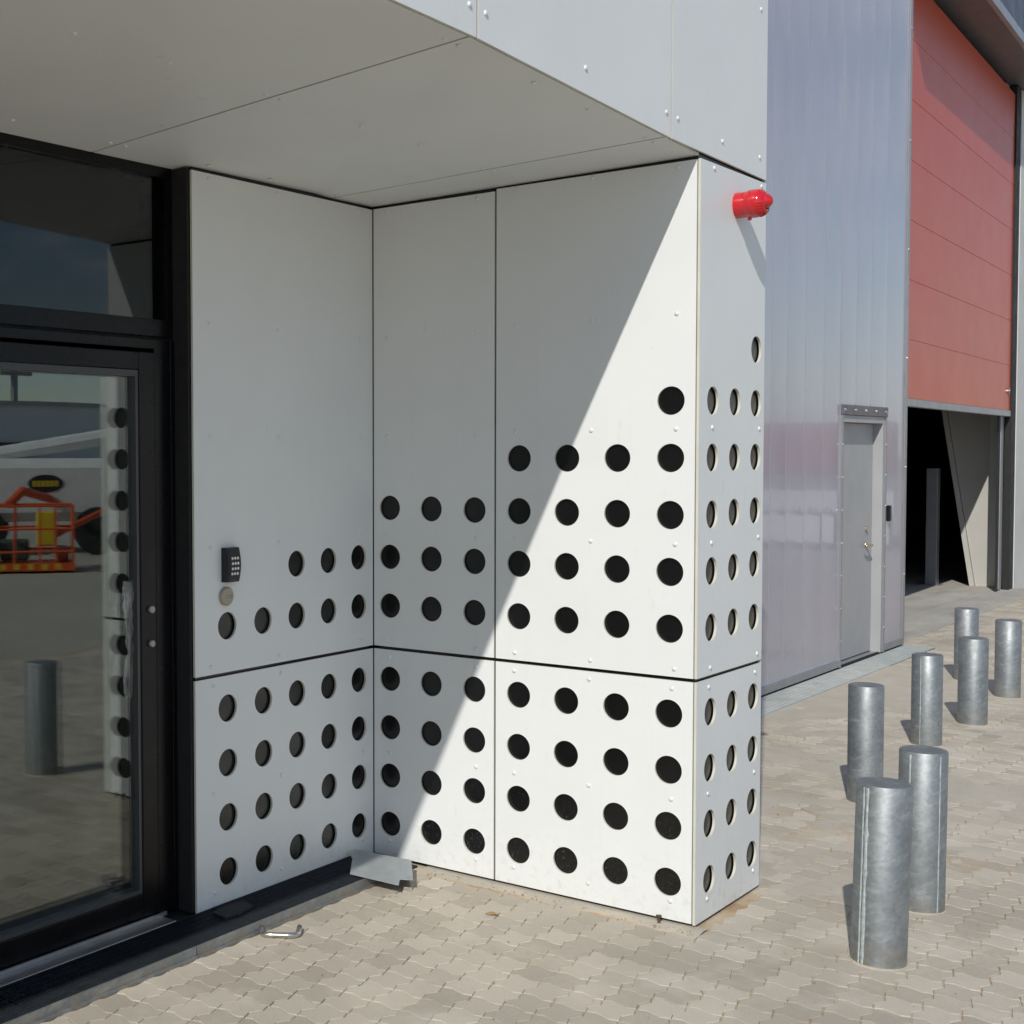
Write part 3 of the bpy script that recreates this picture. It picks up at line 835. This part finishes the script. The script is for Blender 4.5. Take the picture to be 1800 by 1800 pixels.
# gate recess: overhang, sectional gate, jambs; the gate line is turned a little from the ribbed wall
TA = math.atan(0.05); TC, TS = cos(TA), sin(TA)
def turned(bm, y0):
    for v in bm.verts:
        u, d = v.co.x, v.co.y
        v.co.x = 7.855 + u*TC - d*TS; v.co.y = y0 + u*TS + d*TC
def tbox(name, dims, mat, parent, y0=0.258, bevel=0.0):
    bm = bmesh.new(); box(bm, *dims, bevel=bevel); turned(bm, y0)
    return mesh_obj(name, bm, mat, parent)
OY = -0.10
for a in range(13):
    u0 = a*0.95; u1 = u0+0.942
    bm = bmesh.new()
    for q in range(4):
        p0, p1 = u0+(u1-u0)*q/4, u0+(u1-u0)*(q+1)/4
        bm.faces.new([bm.verts.new(c) for c in ((p0,-0.002,6.03),(p1,-0.002,6.03),(p1,-0.002,8.0),(p0,-0.002,8.0))])
    turned(bm, OY); mesh_obj('ribbed_sheet', bm, 'dark_sheet', hall)
tbox('lintel_trim', (0, 12.35, -0.016, 0.03, 5.93, 6.028), 'trim_grey', hall, OY, 0.002)
tbox('lintel_soffit', (0, 12.35, 0.0305, 0.47, 5.95, 5.985), 'trim_dark', hall, OY)
tbox('lintel_core', (0, 12.35, 0.001, 0.85, 6.03, 8.0), 'trim_grey', hall, OY)
gate = bpy.data.objects.new('sectional_gate', None); gate.empty_display_size = 0.2; link(gate, hall, (10.8, 0.41, 2.1))
zz = [2.135] + [2.135+0.5285*i for i in range(1, 8)]
GW = 5.715
for a, b in zip(zz, zz[1:]):
    bm = bmesh.new(); box(bm, 0.095, GW, 0, 0.04, a+0.0012, b-0.0012, bevel=0.002)
    box(bm, 0.095, GW, 0.004, 0.035, a-0.003, a+0.003)
    turned(bm, 0.258); mesh_obj('gate_section', bm, 'red_door', gate)
tbox('bottom_seal', (0.095, GW, -0.012, 0.05, 2.065, 2.134), 'trim_grey', gate, bevel=0.004)
bm = bmesh.new(); lathe(bm, [(0.035, 0), (0.035, 0.02), (0, 0.03)], (GW-0.17, 0, 2.36), (0,-1,0), 14, cap=False)
turned(bm, 0.258); mesh_obj('gate_bolt', bm, 'steel', gate)
tbox('gate_seal', (GW-0.330, GW-0.215, 0.060, 0.072, 0.008, 5.94), 'rubber', hall)
rail = tbox('gate_rail', (GW-0.21, GW-0.04, 0.055, 0.075, 0.02, 5.94), 'trim_light', hall, bevel=0.004)
tbox('gate_jamb', (GW+0.004, GW+0.27, -0.02, 0.05, 0.007, 5.94), 'rubber', hall)
tbox('pale_wall', (GW+0.272, 12.35, -0.03, 0.25, 0.007, 5.94), 'pale_wall', hall)
tbox('gate_jamb', (0.0, 0.09, 0.0, 0.20, 0.007, 5.94), 'rubber', hall)
# inside the hall
bm = bmesh.new()
X0, X1, Y0, Y1, ZT = 0.7, 26.0, 0.86, 11.9, 7.9
def quad(*c): bm.faces.new([bm.verts.new(q) for q in c])
quad((X0,Y1,0),(X1,Y1,0),(X1,Y1,ZT),(X0,Y1,ZT)); quad((X0,Y0,ZT),(X1,Y0,ZT),(X1,Y1,ZT),(X0,Y1,ZT))
quad((X0,Y0-0.4,0),(X0,Y1,0),(X0,Y1,ZT),(X0,Y0-0.4,ZT)); quad((X1,Y0-0.4,0),(X1,Y1,0),(X1,Y1,ZT),(X1,Y0-0.4,ZT))
quad((X0,0.45,0),(7.84,0.45,0),(7.84,0.45,ZT),(X0,0.45,ZT)); quad((19.8,0.95,0),(X1,0.95,0),(X1,0.95,ZT),(19.8,0.95,ZT))
quad((X0,-0.1+0.6,8.05),(X1,0.5,8.05),(X1,Y1,8.05),(X0,Y1,8.05))
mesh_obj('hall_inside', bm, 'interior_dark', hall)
for z in (0.9, 1.75, 2.6, 3.45, 4.3):
    boxobj('rail', (8.0, 25.8, Y1-0.30, Y1-0.05, z, z+0.22), 'interior_rail', hall)
# tapered partition just inside the gate
bm = bmesh.new()
def prism(bm, poly, x0, x1):
    a = [bm.verts.new((x0, y, z)) for y, z in poly]; b = [bm.verts.new((x1, y, z)) for y, z in poly]
    bm.faces.new(a); bm.faces.new(b)
    for i in range(len(poly)):
        j = (i+1) % len(poly); bm.faces.new((a[i], a[j], b[j], b[i]))
prism(bm, [(0.70, 0.008), (0.945, 0.008), (1.285, 2.137), (1.90, 5.94), (0.70, 5.94)], 13.83, 13.98)
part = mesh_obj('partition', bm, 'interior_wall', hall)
bm = bmesh.new()
prism(bm, [(0.950, 0.008), (1.005, 0.008), (1.345, 2.137), (1.96, 5.94), (1.905, 5.94), (1.290, 2.137)], 13.80, 14.0)
mesh_obj('edge_flange', bm, 'interior_wall', part)
bm = bmesh.new(); box(bm, 13.62, 13.74, 1.335, 1.465, 0.008, 1.45, bevel=0.006); box(bm, 13.58, 13.78, 1.30, 1.50, 0.0065, 0.018)
mesh_obj('post', bm, 'trim_grey', hall)

# grating strip along the ribbed wall
strip = thing('grating_strip', 'flat galvanised grating strip along the foot of the ribbed wall', 'grating', (4.3, 0, 0))
boxobj('channel_bed', (0.62, 7.90, -0.130, WY+0.003, -0.012, 0.0005), 'black_gap', strip)
x = 0.63
while x < 7.88:
    x1 = min(x+1.0, 7.89)
    bm = bmesh.new(); y0, y1 = -0.128, WY-0.004
    box(bm, x, x1, y0, y0+0.005, -0.010, 0.008); box(bm, x, x1, y1-0.005, y1, -0.010, 0.008)
    box(bm, x, x+0.004, y0+0.0051, y1-0.0051, -0.010, 0.008); box(bm, x1-0.004, x1, y0+0.0051, y1-0.0051, -0.010, 0.008)
    for q in range(int((x1-x)/0.03)):
        xx = x+0.012+q*0.03; box(bm, xx, xx+0.006, y0+0.0051, y1-0.0051, -0.008, 0.0075)
    for q in range(1, 6):
        yy = y0+(y1-y0)*q/6; box(bm, x+.0041, x1-.0041, yy-0.0015, yy+0.0015, -0.004, 0.0068)
    mesh_obj('grating', bm, 'grate_light', strip)
    x = x1+0.006

# ------------------------------------------------------------------ bollards
def bollard(x, y, h, d, label, seams_, lean=0.0):
    r = d/2
    root = thing('bollard', label, 'bollard', (x, y, 0), 'galvanised steel bollards')
    bm = bmesh.new(); lathe(bm, [(r, -0.06), (r, h-0.004), (r-0.003, h)], (0, 0, 0), (0,0,1), 48, cap=False)
    ms_ = bpy.data.meshes.new('post'); bmesh.ops.recalc_face_normals(bm, faces=bm.faces); bm.to_mesh(ms_); bm.free(); ms_.materials.append(MAT['galvanised'])
    for f in ms_.polygons: f.use_smooth = True
    link(bpy.data.objects.new('post', ms_), root, (x, y, 0))
    bm = bmesh.new(); lathe(bm, [(r-0.003, 0), (r-0.006, 0.0015), (r*0.5, 0.003), (0, 0.003)], (0, 0, h), (0,0,1), 48, cap=False)
    mc = bpy.data.meshes.new('cap'); bmesh.ops.recalc_face_normals(bm, faces=bm.faces); bm.to_mesh(mc); bm.free(); mc.materials.append(MAT['galvanised'])
    link(bpy.data.objects.new('cap', mc), root, (x, y, 0))
    to = math.atan2(CAM.y-y, CAM.x-x)
    for off, wd in seams_:
        a0 = to+off; bm = bmesh.new(); prev = None; n = 46
        rng = random.Random(int(x*100)+int(off*50))
        for i in range(n+1):
            z = 0.004+(h-0.012)*i/n
            wj = wd*(1+0.55*noise.noise((z*16, off*9, x))+0.9*max(0, noise.noise((z*45, off*5, x+8))))/r
            aj = a0 + 0.012*noise.noise((z*7, off, x+3))
            row = [bm.verts.new((cos(aj+s*wj)*(r+e), sin(aj+s*wj)*(r+e), z)) for s, e in ((-1, 0.0002), (-.35, 0.0022), (.35, 0.0022), (1, 0.0002))]
            if prev:
                for q in range(3): bm.faces.new((prev[q], prev[q+1], row[q+1], row[q]))
            prev = row
        mw = bpy.data.meshes.new('weld_seam'); bm.to_mesh(mw); bm.free(); mw.materials.append(MAT['weld_zinc'])
        link(bpy.data.objects.new('weld_seam', mw), root, (x, y, 0))
    # sand washed up round the foot is part of the bollard's fixing
    bm = bmesh.new(); n = 40; A = []; B = []
    for i in range(n):
        t = 2*pi*i/n; e = 0.008+0.034*max(0, noise.noise((cos(t)*1.6+x*3, sin(t)*1.6, 4)) + 0.20)
        A.append(bm.verts.new((cos(t)*(r-0.002), sin(t)*(r-0.002), 0.004))); B.append(bm.verts.new((cos(t)*(r+e), sin(t)*(r+e), -0.003)))
    for i in range(n): bm.faces.new((A[i], A[(i+1) % n], B[(i+1) % n], B[i]))
    mf = bpy.data.meshes.new('sand_collar'); bmesh.ops.recalc_face_normals(bm, faces=bm.faces); bm.to_mesh(mf); bm.free(); mf.materials.append(MAT['joint_sand'])
    link(bpy.data.objects.new('sand_collar', mf), root, (x, y, 0))
    root.rotation_euler = Matrix.Rotation(lean, 3, Vector((cos(YAW), sin(YAW), 0))).to_euler()
    return root
def behind(x, y, d):
    v = Vector((x-CAM.x, y-CAM.y)).normalized(); return x+v.x*d, y+v.y*d
BOL = [((0.015, -1.985), 0.588, 0.170, 'nearest galvanised steel bollard, in front at the lower right', ((-0.62, .0055), (-0.78, .003)), 0.022),
       ((0.672, -1.935), 0.580, 0.163, 'second nearest galvanised bollard, its lower left behind the nearest one', ((-0.55, .0035), (0.75, .002)), 0.008),
       ((2.138, -1.301), 0.558, 0.158, 'galvanised bollard with streaky shaded side, closest to the white panelled corner', (), 0.0),
       ((3.690, -1.162), 0.512, 0.162, 'galvanised bollard with pale weld seam, rising behind the second nearest bollard', ((-0.42, .0022),), 0.0),
       ((4.494, -1.210), 0.525, 0.166, 'galvanised bollard overlapping the farthest one, between weld-seamed and rightmost bollards', (), 0.0),
       ((6.230, -0.760), 0.520, 0.158, 'farthest galvanised bollard, near the hall gate', (), 0.0),
       ((5.644, -1.155), 0.520, 0.160, 'rightmost galvanised bollard at the right edge', (), 0.0)]
for (x, y), h, d, lb, sm, ln in BOL:
    bx_, by_ = behind(x, y, d/2)
    bollard(bx_, by_, h, d, lb, sm, ln)

# ------------------------------------------------------------------ wall-mounted things
# keypad
kp = thing('keypad', 'black access keypad with white keys on white panel beside glass door', 'keypad', (-0.893, 0, 1.27))
kx0, kx1, kz0, kz1 = -0.932, -0.855, 1.208, 1.332
bm = bmesh.new()
n = 9; rows = []
for i in range(n+1):                                    # bowed front
    t = i/n; z = kz0+(kz1-kz0)*t; d = -0.026-0.010*sin(pi*t)
    rows.append([bm.verts.new((kx0, -0.001, z)), bm.verts.new((kx0+0.003, d+0.004, z)), bm.verts.new((kx0+0.012, d, z)), bm.verts.new((kx1-0.010, d, z)), bm.verts.new((kx1-0.002, d+0.006, z)), bm.verts.new((kx1, -0.001, z))])
for A, B in zip(rows, rows[1:]):
    for q in range(5): bm.faces.new((A[q], A[q+1], B[q+1], B[q]))
bm.faces.new(rows[0]); bm.faces.new(rows[-1])
mesh_obj('housing', bm, 'keypad_black', kp)
KM = None
for r_ in range(4):
    for c_ in range(3):
        t = (0.245+0.150*r_); z = kz0+(kz1-kz0)*t; x = -0.909+0.0145*c_; y = -0.026-0.010*sin(pi*t)
        if KM is None:
            bm = bmesh.new(); lathe(bm, [(0.0052, -0.001), (0.0052, 0.0012), (0.004, 0.002), (0, 0.002)], (0,0,0), (0,-1,0), 14, cap=False)
            KM = bpy.data.meshes.new('key'); bmesh.ops.recalc_face_normals(bm, faces=bm.faces); bm.to_mesh(KM); bm.free(); KM.materials.append(MAT['key_white'])
        link(bpy.data.objects.new('key', KM), kp, (x, y, z))
boxobj('indicator', (-0.8985, -0.8895, -0.0285, -0.026, kz0+0.006, kz0+0.0095), 'led_blue', kp)
# round push plate
rp = thing('round_key_switch', 'round beige metal key switch just below the keypad', 'key switch', (-0.911, 0, 1.156))
bm = bmesh.new(); lathe(bm, [(0.034, -0.001), (0.034, 0.010), (0.030, 0.014), (0, 0.014)], (-0.911, 0, 1.156), (0,-1,0), 36, cap=False)
mesh_obj('plate', bm, 'lock_beige', rp)
bm = bmesh.new()
box(bm, -0.927, -0.893, -0.0148, -0.0138, 1.158, 1.1595); box(bm, -0.927, -0.893, -0.0148, -0.0138, 1.150, 1.1515); box(bm, -0.8935, -0.8920, -0.0147, -0.0138, 1.1515, 1.158)
mesh_obj('engraving', bm, 'trim_dark', rp)
# siren
SX, SZ = 0.325, 2.553
sr = thing('alarm_siren', 'glossy red alarm siren sticking out high on the white corner face', 'siren', (SX, FY, SZ))
bm = bmesh.new(); lathe(bm, [(0.046, -0.002), (0.047, 0.006), (0.0455, 0.036), (0.045, 0.042)], (SX, FY, SZ), (0,-1,0), 40, cap=False)
mesh_obj('base', bm, 'siren_red', sr, smooth=True)
bm = bmesh.new(); lathe(bm, [(0.045, 0.038), (0.050, 0.044), (0.0505, 0.072), (0.049, 0.084), (0.044, 0.096), (0.035, 0.104), (0.026, 0.108)], (SX, FY, SZ), (0,-1,0), 40, cap=False)
sh = mesh_obj('horn', bm, 'siren_red', sr, smooth=True)
bm = bmesh.new()
for q in range(14):
    t = pi*1.05 + q*pi/13*0.9
    for a in (0.0,):
        c, s = cos(t), sin(t)
        tube(bm, [(SX+c*0.0495, FY-0.083, SZ+s*0.0495), (SX+c*0.0445, FY-0.0965, SZ+s*0.0445), (SX+c*0.035, FY-0.1055, SZ+s*0.035)], 0.0013, 5)
mesh_obj('grille', bm, 'siren_red', sh)
bm = bmesh.new(); lathe(bm, [(0.027, 0.104), (0.024, 0.113), (0.014, 0.124), (0.006, 0.128), (0, 0.1285)], (SX, FY, SZ+0.004), (0,-1,0), 28, cap=False)
mesh_obj('nose', bm, 'siren_red', sr, smooth=True)
bm = bmesh.new(); box(bm, SX-0.006, SX+0.006, FY-0.052, FY-0.040, SZ-0.058, SZ-0.044, bevel=0.002)
mesh_obj('drain_spout', bm, 'siren_red', sr)

# ------------------------------------------------------------------ things lying about
# pull handle on the pavers
bm = bmesh.new()
E1, E2 = Vector((-0.985, -0.225, 0.016)), Vector((-0.905, -0.335, 0.016))
B1, B2 = Vector((-1.034, -0.272, 0.0095)), Vector((-0.962, -0.372, 0.0095))
pts = [E1, E1.lerp(B1, .45), E1.lerp(B1, .78), B1.lerp(B2, .02)*0.85+E1*0.15, B1.lerp(B2, .10), B1.lerp(B2, .3), B1.lerp(B2, .7), B1.lerp(B2, .90), B1.lerp(B2, .98)*0.85+E2*0.15, E2.lerp(B2, .78), E2.lerp(B2, .45), E2]
tube(bm, pts, 0.0095, 14)
ph = mesh_obj('pull_handle', bm, 'steel', None, smooth=True)
tag(ph, 'bent stainless steel pull handle lying on the pavers by the drain', 'handle')
# bent sheet metal in the corner
sm = thing('sheet_metal_offcut', 'bent galvanised sheet metal offcut lying in the inner corner', 'sheet metal', (-0.25, -0.2, 0.03))
def plate(name, poly, th, mat, parent):
    bm = bmesh.new()
    a = [bm.verts.new(q) for q in poly]; b = [bm.verts.new(Vector(q)-Vector((0, 0, th))) for q in poly]
    bm.faces.new(a); bm.faces.new(b)
    for i in range(len(poly)):
        j = (i+1) % len(poly); bm.faces.new((a[i], a[j], b[j], b[i]))
    bmesh.ops.triangulate(bm, faces=[f for f in bm.faces if len(f.verts) > 4])
    return mesh_obj(name, bm, mat, parent)
pl = lambda x, y: 0.046 + 0.20*((x+0.39)*0.62 + (y+0.17)*0.10) * 0.55      # rises slightly towards the corner
SP = [(-0.385, -0.165), (-0.155, -0.012), (-0.128, -0.275), (-0.300, -0.400), (-0.322, -0.355), (-0.375, -0.385)]
plate('top_sheet', [(x, y, pl(x, y)) for x, y in SP], 0.0016, 'zinc_sheet', sm)
bm = bmesh.new()
def flange(a, b, drop):
    va = [(*a, pl(*a)-0.0017), (*b, pl(*b)-0.0017), (b[0]+.004, b[1]-.004, pl(*b)-drop), (a[0]+.004, a[1]-.004, pl(*a)-drop)]
    bm.faces.new([bm.verts.new(c) for c in va])
flange((-0.136, -0.268), (-0.298, -0.386), 0.046)
mesh_obj('bent_edge', bm, 'zinc_sheet', sm)
bm = bmesh.new()
for a, b in (((-0.240, -0.075), (-0.330, -0.150)), ((-0.160, -0.155), (-0.255, -0.225)), ((-0.150, -0.235), (-0.255, -0.310))):
    tube(bm, [(a[0], a[1], pl(*a)+.0006), (b[0], b[1], pl(*b)+.0004)], 0.0008, 6)
mesh_obj('scribe_line', bm, 'weld_zinc', sm)
# black rubber scrap on the grating
bm = bmesh.new()
RP = [(-1.050, -0.055), (-1.062, -0.125), (-1.00, -0.135), (-0.905, -0.118), (-0.880, -0.052), (-0.96, -0.040)]
o = plate('rubber_scrap', [(x, y, 0.0465+0.003*noise.noise((x*40, y*40, 1))) for x, y in RP], 0.009, 'scrap_rubber', None)
tag(o, 'flat black rubber scrap lying on the drain grating below the side panel', 'rubber scrap')
# grit and chips scattered on the paving
gr_ = bmesh.new()
for q in range(420):
    gx, gy = random.uniform(-1.6, 4.5), random.uniform(-2.6, -0.3)
    if -0.05 < gx < 0.66 and gy > -1.42: continue
    if q % 3 == 0: gx, gy = -0.03-abs(random.gauss(0, 0.03)), random.uniform(-1.40, -0.3)
    rr = random.uniform(0.0015, 0.0045)
    bmesh.ops.create_icosphere(gr_, subdivisions=1, radius=rr, matrix=Matrix.Translation((gx, gy, 0.002+rr*0.5)) @ Matrix.Diagonal((random.uniform(.7, 1.6), random.uniform(.7, 1.3), .6, 1)))
o = mesh_obj('grit', gr_, 'grit_stone', None); o['kind'] = 'stuff'
o['label'] = 'scattered grit and small stones on the pavers'; o['category'] = 'grit'
# dry leaf
bm = bmesh.new(); n = 9; L = []; Rr = []; Cc = []
for i in range(n+1):
    t = i/n; wd = 0.009*sin(pi*t)**0.8; ax = Vector((-0.352+0.018*t, -0.748-0.045*t, 0.006+0.006*sin(pi*t)))
    s = Vector((0.93, 0.37, 0))
    Cc.append(bm.verts.new(ax)); L.append(bm.verts.new(ax+s*wd+Vector((0,0,0.004)))); Rr.append(bm.verts.new(ax-s*wd+Vector((0,0,0.003))))
for i in range(n):
    bm.faces.new((Cc[i], Cc[i+1], L[i+1], L[i])); bm.faces.new((Cc[i], Rr[i], Rr[i+1], Cc[i+1]))
bmesh.ops.remove_doubles(bm, verts=bm.verts, dist=1e-6)
o = mesh_obj('dry_leaf', bm, 'leaf_brown', None, smooth=True)
tag(o, 'small dry brown leaf lying on the sunlit pavers', 'leaf')
# old bolt at the foot of the return wall
bm = bmesh.new(); lathe(bm, [(0.0055, 0.0), (0.0055, 0.022), (0.010, 0.022), (0.010, 0.030), (0, 0.030)], (-0.030, -1.262, 0.001), (0.15, 0.1, 1), 10)
o = mesh_obj('bolt', bm, 'bolt_rust', None); tag(o, 'tiny dark bolt standing in the sand at the foot of the sunlit panel', 'bolt')

# loose sand banked against the foot of the return wall and corner
bm = bmesh.new(); n = 70; prev = None
for i in range(n+1):
    y = -0.26-1.16*i/n
    wd = 0.065+0.03*noise.noise((y*5, 1, 2))
    row = [bm.verts.new((0.02, y, 0.003)), bm.verts.new((-0.012, y, 0.0035+0.004*noise.noise((y*11, 4, 4)))),
           bm.verts.new((-0.05, y, 0.0042+0.003*noise.noise((y*13, 8, 4)))), bm.verts.new((-wd, y, 0.0006)), bm.verts.new((-wd-0.03, y, -0.004))]
    if prev:
        for q in range(4): bm.faces.new((prev[q], prev[q+1], row[q+1], row[q]))
    prev = row
o = mesh_obj('loose_sand', bm, 'joint_sand', None, smooth=True); o['kind'] = 'stuff'
o['label'] = 'strip of loose yellow sand along the foot of the return wall'; o['category'] = 'sand'

# ------------------------------------------------------------------ across the yard (seen as reflections)
bld = thing('depot_building', 'grey depot building across the yard, mirrored in the glass door', 'building', (60, -70, 0))
boxobj('wall', (40.5, 90, -95, -72, 0, 5.2), 'shed_grey', bld)
boxobj('roof_edge', (40.3, 90.2, -95.2, -71.8, 5.2, 5.5), 'trim_grey', bld)
boxobj('window', (47, 58, -71.95, -71.8, 1.2, 2.6), 'glass_dark', bld)
boxobj('sign_board', (43.5, 46.0, -71.95, -71.8, 1.9, 2.6), 'white_paint', bld)
sh2 = thing('dark_shed', 'dark green shed left of the depot, mirrored in the glass door', 'shed', (30, -72, 0))
boxobj('wall', (26, 38.5, -84, -72, 0, 4.6), 'shed_green', sh2)
boxobj('door', (34.5, 36.5, -71.9, -71.7, 0, 2.8), 'orange_paint', sh2)
mast = thing('floodlight_mast', 'slim floodlight mast above the depot, mirrored in the glass door', 'mast', (85, -106, 0))
bm = bmesh.new(); tube(bm, [(85, -106, 0), (85, -106, 12.5)], 0.35, 8)
mesh_obj('pole', bm, 'mast_grey', mast)
for z in (9.8, 10.8, 11.8): boxobj('lamp_bar', (83.0, 87.0, -106.4, -105.6, z, z+0.35), 'mast_grey', mast)
# boom lift
bl = thing('boom_lift', 'white and orange boom lift parked in the yard, mirrored in the glass door', 'boom lift', (8.4, -11.7, 0))
LO, LR = Vector((8.4, -11.7, 0)), Matrix.Rotation(0.705, 3, 'Z')
def place(bm):                                   # local x runs across the view, local -y away from the building
    bmesh.ops.rotate(bm, verts=bm.verts, cent=(0, 0, 0), matrix=LR); bmesh.ops.translate(bm, verts=bm.verts, vec=LO)
bm = bmesh.new()
for zq in (0.30, 0.62, 0.95):
    for yq in (-.4, .4): tube(bm, [(-1.0, yq, zq), (0.42, yq, zq)], 0.018, 6)
    for xq in (-1.0, 0.42): tube(bm, [(xq, -.4, zq), (xq, .4, zq)], 0.018, 6)
for xq in (-1.0, -0.72, -0.40, -0.05, 0.18, 0.42):
    for yq in (-.4, .4): tube(bm, [(xq, yq, 0.05), (xq, yq, 0.95 if xq != -0.72 else 1.08)], 0.018, 6)
box(bm, -1.02, 0.44, -.42, .42, 0.03, 0.13)
place(bm); mesh_obj('basket', bm, 'orange_paint', bl)
bm = bmesh.new()
for q in range(7): box(bm, -0.98+q*0.19, -0.90+q*0.19, 0.421, 0.424, 0.05, 0.13)
place(bm); o = mesh_obj('hazard_stripes', bm, 'yellow_paint', bl); o['kind'] = 'stuff'
bm = bmesh.new(); box(bm, -0.10, 0.16, -.30, -.05, 0.35, 0.85, bevel=.02); place(bm); mesh_obj('control_box', bm, 'yellow_paint', bl)
bm = bmesh.new(); box(bm, -0.62, -0.20, -.30, .1, 0.16, 0.45, bevel=.03); place(bm); mesh_obj('toolbox', bm, 'shed_green', bl)
bm = bmesh.new(); tube(bm, [(-0.5, -0.3, 0.95), (-0.3, -0.6, 1.15), (0.1, -1.4, 1.0), (0.2, -3.2, 0.9)], 0.07, 8); tube(bm, [(0.2, -0.4, 0.5), (0.9, -1.2, 0.8), (1.1, -3.2, 0.7)], 0.05, 8); place(bm); mesh_obj('jib', bm, 'orange_paint', bl)
bm = bmesh.new(); box(bm, 0.18, 0.36, -.35, .2, 0.14, 0.34, bevel=.02); box(bm, -0.95, -0.70, -.35, .2, 0.14, 0.52, bevel=.02); place(bm); o = mesh_obj('gear', bm, 'truck_red', bl); o['kind'] = 'stuff'
bm = bmesh.new(); box(bm, -1.25, 1.15, -4.4, -3.2, 0.55, 1.62, bevel=.16); place(bm); body = mesh_obj('body', bm, 'white_paint', bl)
bm = bmesh.new(); lathe(bm, [(0.30, 0), (0.30, 0.012), (0, 0.012)], (0, 0, 0), (0,1,0), 24, cap=False)
bmesh.ops.scale(bm, verts=bm.verts, vec=(1, 1, 0.5)); bmesh.ops.translate(bm, verts=bm.verts, vec=(0.05, -3.2, 1.20))
place(bm); mesh_obj('badge', bm, 'tyre', body)
bm = bmesh.new()
for q in range(6): box(bm, -0.17+q*0.075, -0.12+q*0.075, -3.188, -3.184, 1.15, 1.25)
place(bm); o = mesh_obj('badge_lettering', bm, 'yellow_paint', body); o['kind'] = 'stuff'
bm = bmesh.new(); tube(bm, [(-0.9, -3.8, 1.66), (0.9, -3.8, 1.95), (3.2, -3.9, 2.4)], 0.14, 8); place(bm); mesh_obj('boom', bm, 'white_paint', bl)
for xq in (-1.0, 0.9):
    for yq in (-4.5, -3.1):
        bm = bmesh.new(); lathe(bm, [(0.28, -0.13), (0.40, -0.12), (0.40, 0.12), (0.28, 0.13)], (xq, yq, 0.40), (0,1,0), 20)
        place(bm); mesh_obj('wheel', bm, 'tyre', bl)
# red lorry further along, its sunlit side mirrored in the ribbed wall
lr = thing('red_lorry', 'red and white lorry in the yard, mirrored in the ribbed wall', 'lorry', (20.2, -6.0, 0))
boxobj('cargo_box', (19.1, 21.4, -9.0, -3.4, 1.30, 2.15), 'truck_red', lr, bevel=.03)
boxobj('chassis', (19.5, 21.0, -9.2, -3.3, 0.62, 1.29), 'shed_grey', lr, bevel=.02)
boxobj('skirt', (19.1, 19.2, -8.9, -3.6, 0.12, 0.58), 'white_paint', lr, bevel=.01)
boxobj('cab', (19.1, 21.4, -11.0, -9.25, 0.7, 2.7), 'white_paint', lr, bevel=.12)
boxobj('windscreen', (19.3, 21.2, -11.06, -10.98, 1.6, 2.4), 'glass_dark', lr)
for yq in (-10.2, -5.0, -4.2):
    for xq in (19.35, 21.2):
        bm = bmesh.new(); lathe(bm, [(0.25, -0.12), (0.36, -0.11), (0.36, 0.11), (0.25, 0.12)], (xq, yq, 0.36), (1,0,0), 20); mesh_obj('wheel', bm, 'tyre', lr)
